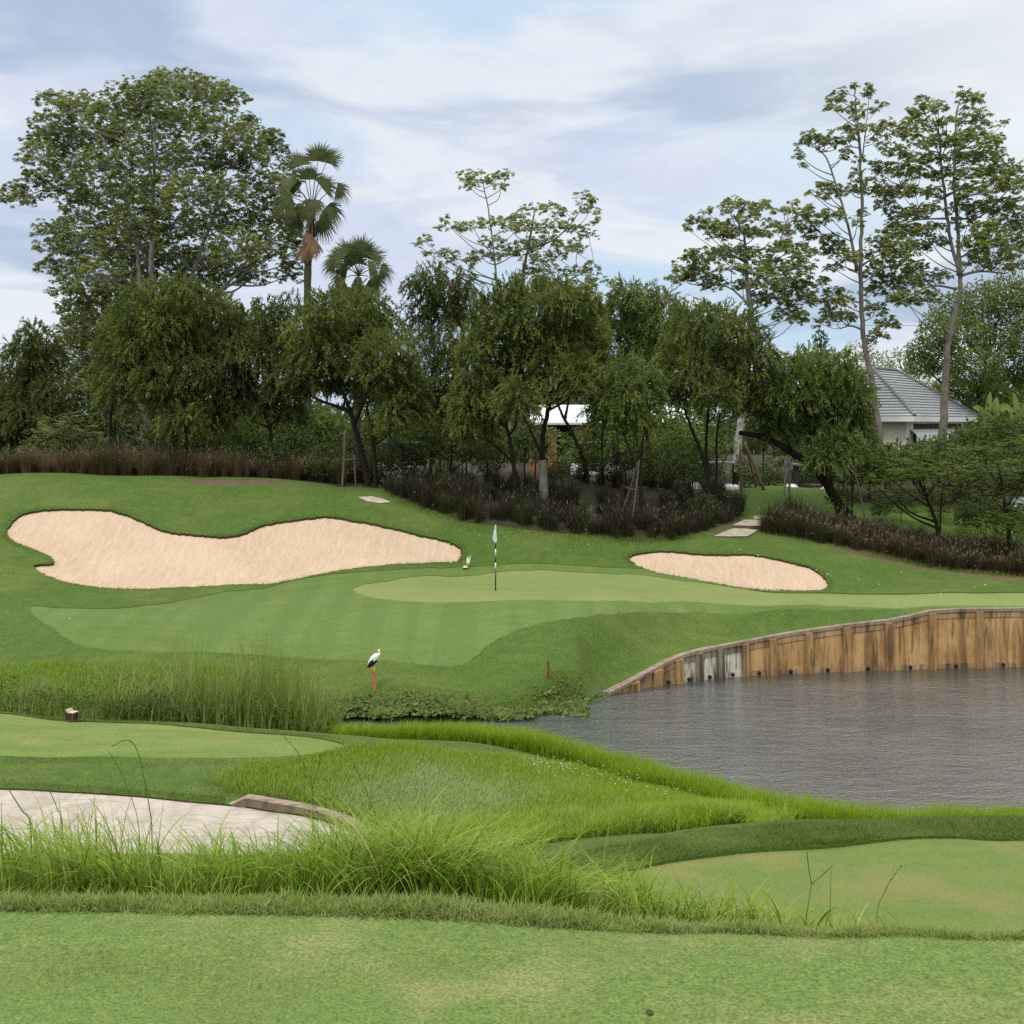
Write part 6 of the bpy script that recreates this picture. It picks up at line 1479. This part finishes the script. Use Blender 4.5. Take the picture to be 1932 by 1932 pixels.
props('two dark poles rising from the clump right of the stone slabs', 52.5, [(1474,965,1486,862,0,.6,.05), (1488,952,1490,866,.7,.5,.05)], 'pole_grey')
props('thin leaning pole under the low feathery tree', 53, [(1630,968,1612,890,0,.4,.045)], 'pole_grey', [(1566,870,1615,871,.03)])

# ---------------------------------------------------------------- buildings
def house():
    C0 = np.array([22.8, 72.0]); a = np.array([-.8, .6]); b = np.array([.6, .8]); ze, zr = 2.02, 4.95
    P = lambda u, v, z: np.array([*(C0 + a * u + b * v), z])
    gz = -1.5
    o = np.array([*C0, gz]); root = empty('house', o, 'house with a grey tiled hip roof behind the feathery trees on the right', 'house')
    ov = .75
    # walls
    A = Acc(); U, Vv = 8, 12
    ring = [(ov, ov), (U - ov, ov), (U - ov, Vv - ov), (ov, Vv - ov)]
    V = [P(u, v, gz) for u, v in ring] + [P(u, v, ze - .02) for u, v in ring]
    A.add(np.array(V), [(0, 1, 5, 4), (1, 2, 6, 5), (2, 3, 7, 6), (3, 0, 4, 7)]); A.build('wall', M['render_wall'], root, False, o)
    # roof: courses of tiles stepping up the four slopes
    R = Acc(); n = 17
    E = [P(0, 0, ze), P(U, 0, ze), P(U, Vv, ze), P(0, Vv, ze)]; r1, r2 = P(U / 2, U / 2, zr), P(U / 2, Vv - U / 2, zr)
    for e0, e1, t0, t1 in ((E[0], E[1], r1, r1), (E[3], E[0], r2, r1), (E[1], E[2], r1, r2), (E[2], E[3], r2, r2)):
        for i in range(n):
            f0, f1 = i / n, (i + 1) / n
            p = [e0 + (t0 - e0) * f0, e1 + (t1 - e1) * f0, e1 + (t1 - e1) * f1, e0 + (t0 - e0) * f1]
            up = np.array([0, 0, .075])
            q = [p[0] + up, p[1] + up, p[2] + up * .1, p[3] + up * .1]
            R.add(np.array(q), [(0, 1, 2, 3)], 0); R.add(np.array([p[0] - up * .25, p[1] - up * .25, q[1], q[0]]), [(0, 1, 2, 3)], 1)
    rf = R.build('roof', [M['tile'], M['ridge_tile']], root, False, o)
    H = Acc()
    for p, q in ((E[0], r1), (E[1], r1), (E[2], r2), (E[3], r2), (r1, r2)): H.tube([p + [0, 0, .08], q + [0, 0, .08]], .10, 8)
    H.build('ridge_cap', M['ridge_tile'], rf, False, o)
    Fs = Acc()
    for p, q in ((E[0], E[1]), (E[3], E[0]), (E[1], E[2]), (E[2], E[3])):
        d = (q - p) / np.linalg.norm(q - p); nrm = np.array([d[1], -d[0], 0]); nrm = nrm if nrm.dot((p + q) / 2 - (E[0] + E[2]) / 2) > 0 else -nrm
        Fs.add(np.array([p - [0, 0, .28], q - [0, 0, .28], q + [0, 0, .015], p + [0, 0, .015]]) + nrm * .012, [(0, 1, 2, 3)])
    Fs.add(np.array([E[0], E[1], E[2], E[3]]) - [0, 0, .28], [(0, 1, 2, 3)])
    Fs.build('fascia', M['fascia'], root, False, o)
    # dark sheet painted as an opening's shade, right hand front, white awning board below
    D = Acc(); D.add(np.array([P(ov - .004, 1.9, -.9), P(ov - .004, 10.6, -.9), P(ov - .004, 10.6, 1.62), P(ov - .004, 1.9, 1.62)]), [(0, 1, 2, 3)])
    w = D.build('opening_shade', M['painted_recess_shade'], root, False, o)
    G = Acc()
    for v0 in (2.1, 4.2, 6.3, 8.4): G.add(np.array([P(ov - .03, v0, -.8), P(ov - .03, v0 + 1.8, -.8), P(ov - .03, v0 + 1.8, .6), P(ov - .03, v0, .6)]), [(0, 1, 2, 3)])
    G.build('pane', M['glass'], w, False, o)
    Aw = Acc(); q = [P(.35, 1.3, .98), P(.35, 10.5, .98), P(.35, 10.5, .62), P(.35, 1.3, .62)]; Aw.add(np.array(q), [(0, 1, 2, 3)])
    Aw.add(np.array([P(.35, 1.3, .98), P(.35, 10.5, .98), P(ov - .01, 10.5, 1.3), P(ov - .01, 1.3, 1.3)]), [(3, 2, 1, 0)]); Aw.build('awning', M['fascia'], root, False, o)
house()

def shed():
    Y = 80; L, Rr = at(1000, 798, Y), at(1134, 798, Y); gz = -1.5; o = np.array([L[0], Y, gz])
    root = empty('shed', o, 'low brick shed with a white metal roof seen between the middle trunks', 'shed')
    x0, x1 = L[0], Rr[0]; zt = at(0, 764, 84.5)[2]; ze = L[2]
    n = 60; V, F = [], []
    for i in range(n + 1):
        x = x0 + (x1 - x0) * i / n; c = .018 * (i % 2)
        V += [(x, Y - .5, ze + c), (x, Y + 4.5, zt + c)]
        if i: F.append((2 * i - 2, 2 * i, 2 * i + 1, 2 * i - 1))
    rf = mesh_obj('roof', np.array(V) - o, [F], M['white_roof'], root)
    e = Acc(); e.box(((x0 + x1) / 2, Y - .52, ze - .05), (x1 - x0, .05, .12)); e.build('eave_board', M['fascia'], rf, False, o)
    for cx, w in ((at(1042, 0, Y)[0], .55), (at(1008, 0, Y)[0], .6), (at(1100, 0, Y)[0], 1.2)):
        b = Acc(); b.box((cx, Y, (gz + ze) / 2 - .05), (w, .3, ze - gz - .1)); b.build('brick_wall', M['brick'], root, False, o)
    w = Acc(); w.box(((x0 + x1) / 2, Y + 1.8, (gz + ze) / 2), (x1 - x0 - .3, .15, ze - gz - .2)); w.build('back_wall', M['painted_recess_shade'], root, False, o)  # back wall coloured dark for the shade inside the shed
shed()
def annex():
    Y = 82; L, Rr = at(1215, 796, Y), at(1305, 796, Y); gz = -1.5; o = np.array([L[0], Y, gz])
    root = empty('shed', o, 'second low shed with a white and louvred front right of the brick shed', 'shed')
    x0, x1 = L[0], Rr[0]; ze = L[2]; zt = at(0, 764, 85)[2]
    mesh_obj('roof', np.array([(x0, Y - .4, ze), (x1, Y - .4, ze), (x1 - .4, Y + 3, zt), (x0 + .4, Y + 3, zt), (x0, Y - .4, ze - .08), (x1, Y - .4, ze - .08)]) - o, [[(0, 1, 2, 3), (4, 5, 1, 0)]], M['white_roof'], root)
    a = Acc(); a.box(((x0 + x1) / 2, Y + .2, (gz + ze) / 2 - .06), (x1 - x0 - .4, .2, ze - gz - .14)); a.build('wall', M['render_wall'], root, False, o)
    l = Acc()
    for i in range(9): l.box((x1 - 1.0, Y + .06, ze - .25 - i * .11), (1.5, .05, .07))
    l.build('louvre', M['ridge_tile'], root, False, o)
annex()
def orange_house():
    Y = 84; L, Rr = at(480, 779, Y), at(566, 779, Y); gz = -1.5; o = np.array([L[0], Y, gz])
    root = empty('house', o, 'small house with an orange tiled roof glimpsed between the left trees', 'house')
    x0, x1 = L[0], Rr[0]; ze = L[2]; zt = at(0, 748, Y + 2.5)[2]
    R = Acc(); n = 9
    for i in range(n):
        f0, f1 = i / n, (i + 1) / n
        q = lambda f, x, s, up: (x, Y - .4 + 2.9 * f if s > 0 else Y + 5.4 - 2.9 * f, ze + (zt - ze) * f + up)
        for s in (1, -1): R.add(np.array([q(f0, x0, s, .05), q(f0, x1, s, .05), q(f1, x1, s, .01), q(f1, x0, s, .01)]), [(0, 1, 2, 3)]); R.add(np.array([q(f0, x0, s, -.01), q(f0, x1, s, -.01), q(f0, x1, s, .05), q(f0, x0, s, .05)]), [(0, 1, 2, 3)])
    R.build('roof', M['tile_orange'], root, False, o)
    a = Acc(); a.box(((x0 + x1) / 2, Y + 2.5, (gz + ze) / 2), (x1 - x0 - .6, 4.6, ze - gz - .05)); a.build('wall', M['render_wall'], root, False, o)
orange_house()

# ---------------------------------------------------------------- golf carts
def cart():
    root = empty('golf_cart', (0, 0, 0), 'x', 'golf cart', 'golf carts parked behind the trees')
    b = Acc()
    b.box((0, 0, .36), (2.3, 1.1, .18), bev=.05)
    b.box((.92, 0, .62), (.52, 1.04, .46), bev=.14, taper=.86)      # rounded front cowl
    b.box((-.78, 0, .58), (.74, 1.06, .36), bev=.10)                # rear body under the bags
    b.build('body', M['cart_body'], root)
    r = Acc(); r.box((-.15, 0, 1.84), (1.75, 1.16, .07), bev=.03); r.box((-.15, 0, 1.795), (1.82, 1.22, .03), bev=.012); r.build('roof', M['cart_roof'], root)
    for sx, sy in ((.62, -.5), (.62, .5), (-.9, -.5), (-.9, .5)):
        p = Acc(); p.tube([(sx + (.18 if sx > 0 else 0), sy, .5), (sx - .02, sy, 1.79)], .022, 6); p.build('roof_post', M['blackpaint'], root)
    s = Acc(); s.box((-.25, 0, .80), (.52, 1.0, .13), bev=.05); s.box((-.54, 0, 1.04), (.11, 1.0, .36), bev=.045); s.build('seat', M['seat'], root)
    for sx, sy in ((.78, -.46), (.78, .46), (-.72, -.46), (-.72, .46)):
        w = Acc(); w.tube([(sx, sy - .09, .24), (sx, sy + .09, .24)], .24, 18); wo = w.build('wheel', M['blackpaint'], root, False)
        h = Acc(); h.tube([(sx, sy + (-.10 if sy < 0 else .10), .24), (sx, sy + (-.105 if sy < 0 else .105), .24)], .11, 12); h.build('rim', M['cart_roof'], wo, False)
    w = Acc(); w.add(np.array([(.70, -.48, .86), (.70, .48, .86), (.60, .46, 1.76), (.60, -.46, 1.76)]), [(0, 1, 2, 3)]); w.build('windscreen', M['glass'], root)
    st = Acc(); st.tube([(.62, .22, .80), (.42, .22, 1.02)], .018, 6); th = np.linspace(0, 2 * PI, 17)
    st.tube(np.column_stack([.42 + .10 * np.sin(th) * .5, .22 + .17 * np.cos(th), 1.02 + .15 * np.sin(th)]), .015, 6, cap=False); st.build('steering_wheel', M['blackpaint'], root)
    bg = Acc()
    for sy in (-.26, .26): bg.tube([(-.98, sy, .52), (-1.08, sy, 1.34)], [.13, .15], 12)
    bg.build('bag_rack', M['blackpaint'], root)
    return root
c0 = cart()
for i, (px, Y, rz, lb) in enumerate(((1527, 63.5, 3.3, 'white golf cart under the leaning trunk, right of the mown bank'), (1348, 63.0, 3.0, 'golf cart half hidden by the dark stems left of the spotted trunk'), (752, 59.5, 3.05, 'golf cart behind the dark planting right of the twin dark trunks'), (1122, 60.5, 3.1, 'golf cart nearly hidden behind the grasses below the brick shed'), (1940, 56.5, .2, 'golf cart behind the shrubs at the right edge'))):
    c = c0 if i == 0 else copy_tree(c0)
    g = ground(px, Y); c.location = g; c.rotation_euler = (0, 0, rz); c['label'] = lb

# ---------------------------------------------------------------- overhead cables
def cable(label, pts, Y0, Y1, r=.022):
    p0, p1 = at(*pts[0], Y0), at(*pts[1], Y1); t = np.linspace(0, 1, 24)[:, None]
    s = p0 * (1 - t) + p1 * t - np.array([0, 0, 1.]) * .5 * (4 * t * (1 - t))
    a = Acc(); a.tube(s - p0, r, 5); o = a.build('power_cable', M['cable'], None, True); o.location = p0
    tag(o, label, 'cable', 'overhead power cables')
cable('upper overhead power cable at the left edge', ((-400, 618), (330, 655)), 110, 125)
cable('lower overhead power cable at the left edge', ((-400, 650), (330, 672)), 112, 126)
cable('overhead power cable seen between the tall trees on the right', ((1560, 612), (2300, 590)), 120, 110)
# ---------------------------------------------------------------- sky, sun, camera
SUN_EL, SUN_AZ = math.radians(58), math.radians(-150)   # azimuth measured from +Y towards +X
def build_world():
    w = bpy.data.worlds.new('World'); scene.world = w; w.use_nodes = True
    t = w.node_tree; t.nodes.clear()
    N = lambda typ, **kw: (lambda nd: ([setattr(nd, k, v) for k, v in kw.items()], nd)[1])(t.nodes.new('ShaderNode' + typ))
    L = t.links.new
    out = N('OutputWorld')
    sky = N('TexSky', sky_type='NISHITA'); sky.sun_disc = False; sky.sun_elevation = SUN_EL; sky.sun_rotation = SUN_AZ
    sky.air_density = 1.0; sky.dust_density = 2.0; sky.ozone_density = 1.5
    bgs = N('Background'); L(sky.outputs[0], bgs.inputs['Color']); bgs.inputs['Strength'].default_value = .10
    tc = N('TexCoord'); sp = N('SeparateXYZ'); L(tc.outputs['Generated'], sp.inputs[0])
    def mth(op, a, b=0.0, c=None):
        nd = N('Math', operation=op)
        for i, v in enumerate((a, b) if c is None else (a, b, c)):
            if isinstance(v, (int, float)): nd.inputs[i].default_value = v
            else: L(v, nd.inputs[i])
        return nd.outputs[0]
    z = mth('MAXIMUM', sp.outputs['Z'], 0.0)
    # the cloud deck lies flat overhead: divide by height so that it bunches up towards the horizon
    dz = mth('ADD', z, .16)
    cx = mth('DIVIDE', sp.outputs['X'], dz); cy = mth('DIVIDE', sp.outputs['Y'], dz)
    cb = N('CombineXYZ'); L(cx, cb.inputs[0]); L(cy, cb.inputs[1])
    def noise(scale, detail, rough, loc, dist=0.0, sc=(1, 1, 1)):
        mp = N('Mapping'); L(cb.outputs[0], mp.inputs[0]); mp.inputs['Location'].default_value = loc; mp.inputs['Scale'].default_value = sc
        n = N('TexNoise'); L(mp.outputs[0], n.inputs['Vector']); n.inputs['Scale'].default_value = scale; n.inputs['Detail'].default_value = detail
        n.inputs['Roughness'].default_value = rough; n.inputs['Distortion'].default_value = dist
        return n.outputs['Fac']
    def rng_(v, a, b, c=0.0, d=1.0):
        n = N('MapRange', interpolation_type='SMOOTHSTEP'); L(v, n.inputs[0])
        for i, x in enumerate((a, b, c, d)): n.inputs[i + 1].default_value = x
        return n.outputs[0]
    def mix(f, a, b):
        n = N('Mix', data_type='RGBA')
        if isinstance(f, (int, float)): n.inputs[0].default_value = f
        else: L(f, n.inputs[0])
        for i, v in ((6, a), (7, b)):
            if isinstance(v, tuple): n.inputs[i].default_value = (*v, 1)
            else: L(v, n.inputs[i])
        return n.outputs[2]
    n1 = noise(.62, 5, .5, (3.1, 1.7, 0), .3); n2 = noise(.8, 6, .54, SKY2, .5, (.85, 1.1, 1)); n3 = noise(.95, 7, .58, SKY3, .7, (.95, 1.05, 1)); n4 = noise(1.9, 6, .6, (5.5, 4.4, 0), .6, (.95, 1.1, 1))
    col = mix(rng_(n1, .40, .60), (.455, .600, .725), (.535, .590, .705))      # pale blue and lavender veil
    col = mix(rng_(n3, .46, .58, 0, .92), col, (.680, .715, .760))              # soft bright billows
    col = mix(rng_(n2, .50, .62, 0, .92), col, (.335, .425, .560))              # darker slate undersides
    col = mix(rng_(n4, .52, .68, 0, .38), col, (.720, .745, .785))
    col = mix(rng_(n4, .30, .46, .40, 0), col, (.420, .480, .620))
    # the overcast is brightest towards the upper right
    rt = mth('MULTIPLY', rng_(sp.outputs['X'], .05, .42), rng_(sp.outputs['Z'], .07, .26))
    col = mix(mth('MULTIPLY', rt, rng_(n2, .40, .66, 1.0, .75)), col, (.800, .800, .795))
    col = mix(rng_(sp.outputs['Z'], .30, .75), col, (.80, .78, .72))
    # towards the zenith the cloud deck is much brighter than at the horizon, as under any overcast
    col = mix(rng_(sp.outputs['Z'], .30, .75), col, (.95, .93, .86))
    zen = rng_(sp.outputs['Z'], .26, .80, 1.0, ZENITH)
    bgc = N('Background'); L(col, bgc.inputs['Color']); L(zen, bgc.inputs['Strength'])
    mx = N('MixShader'); mx.inputs[0].default_value = .90
    L(bgs.outputs[0], mx.inputs[1]); L(bgc.outputs[0], mx.inputs[2]); L(mx.outputs[0], out.inputs['Surface'])
    s = bpy.data.lights.new('Sun', 'SUN'); s.energy = SUN; s.angle = math.radians(14); s.color = (1, .95, .87)
    so = bpy.data.objects.new('sun', s); COL.objects.link(so)
    d = Vector((math.sin(SUN_AZ) * math.cos(SUN_EL), math.cos(SUN_AZ) * math.cos(SUN_EL), math.sin(SUN_EL)))
    so.rotation_euler = d.to_track_quat('Z', 'Y').to_euler(); so.location = (0, 0, 60)
SKY2, SKY3 = (5.9, 13.3, 0), (15.2, 6.6, 0)
ZENITH, SUN = 1.75, 1.5
build_world()
cam = bpy.data.cameras.new('Camera'); co = bpy.data.objects.new('Camera', cam); COL.objects.link(co)
co.location = (0, 0, EYE); co.rotation_euler = (PI / 2, 0, 0)
cam.sensor_width = 36; cam.lens = 36 * FOC / 1932; cam.shift_y = -(966 - HZ) / 1932
cam.clip_start = .05; cam.clip_end = 20000
scene.camera = co
scene.view_settings.view_transform = 'Standard'; scene.view_settings.look = 'None'
scene.view_settings.exposure = .35; scene.view_settings.gamma = 1; scene.view_settings.use_curve_mapping = False
scene.render.engine = 'CYCLES'
scene.cycles.max_bounces = 6; scene.cycles.diffuse_bounces = 3; scene.cycles.glossy_bounces = 2; scene.cycles.transmission_bounces = 3; scene.cycles.transparent_max_bounces = 4
scene.cycles.use_denoising = False
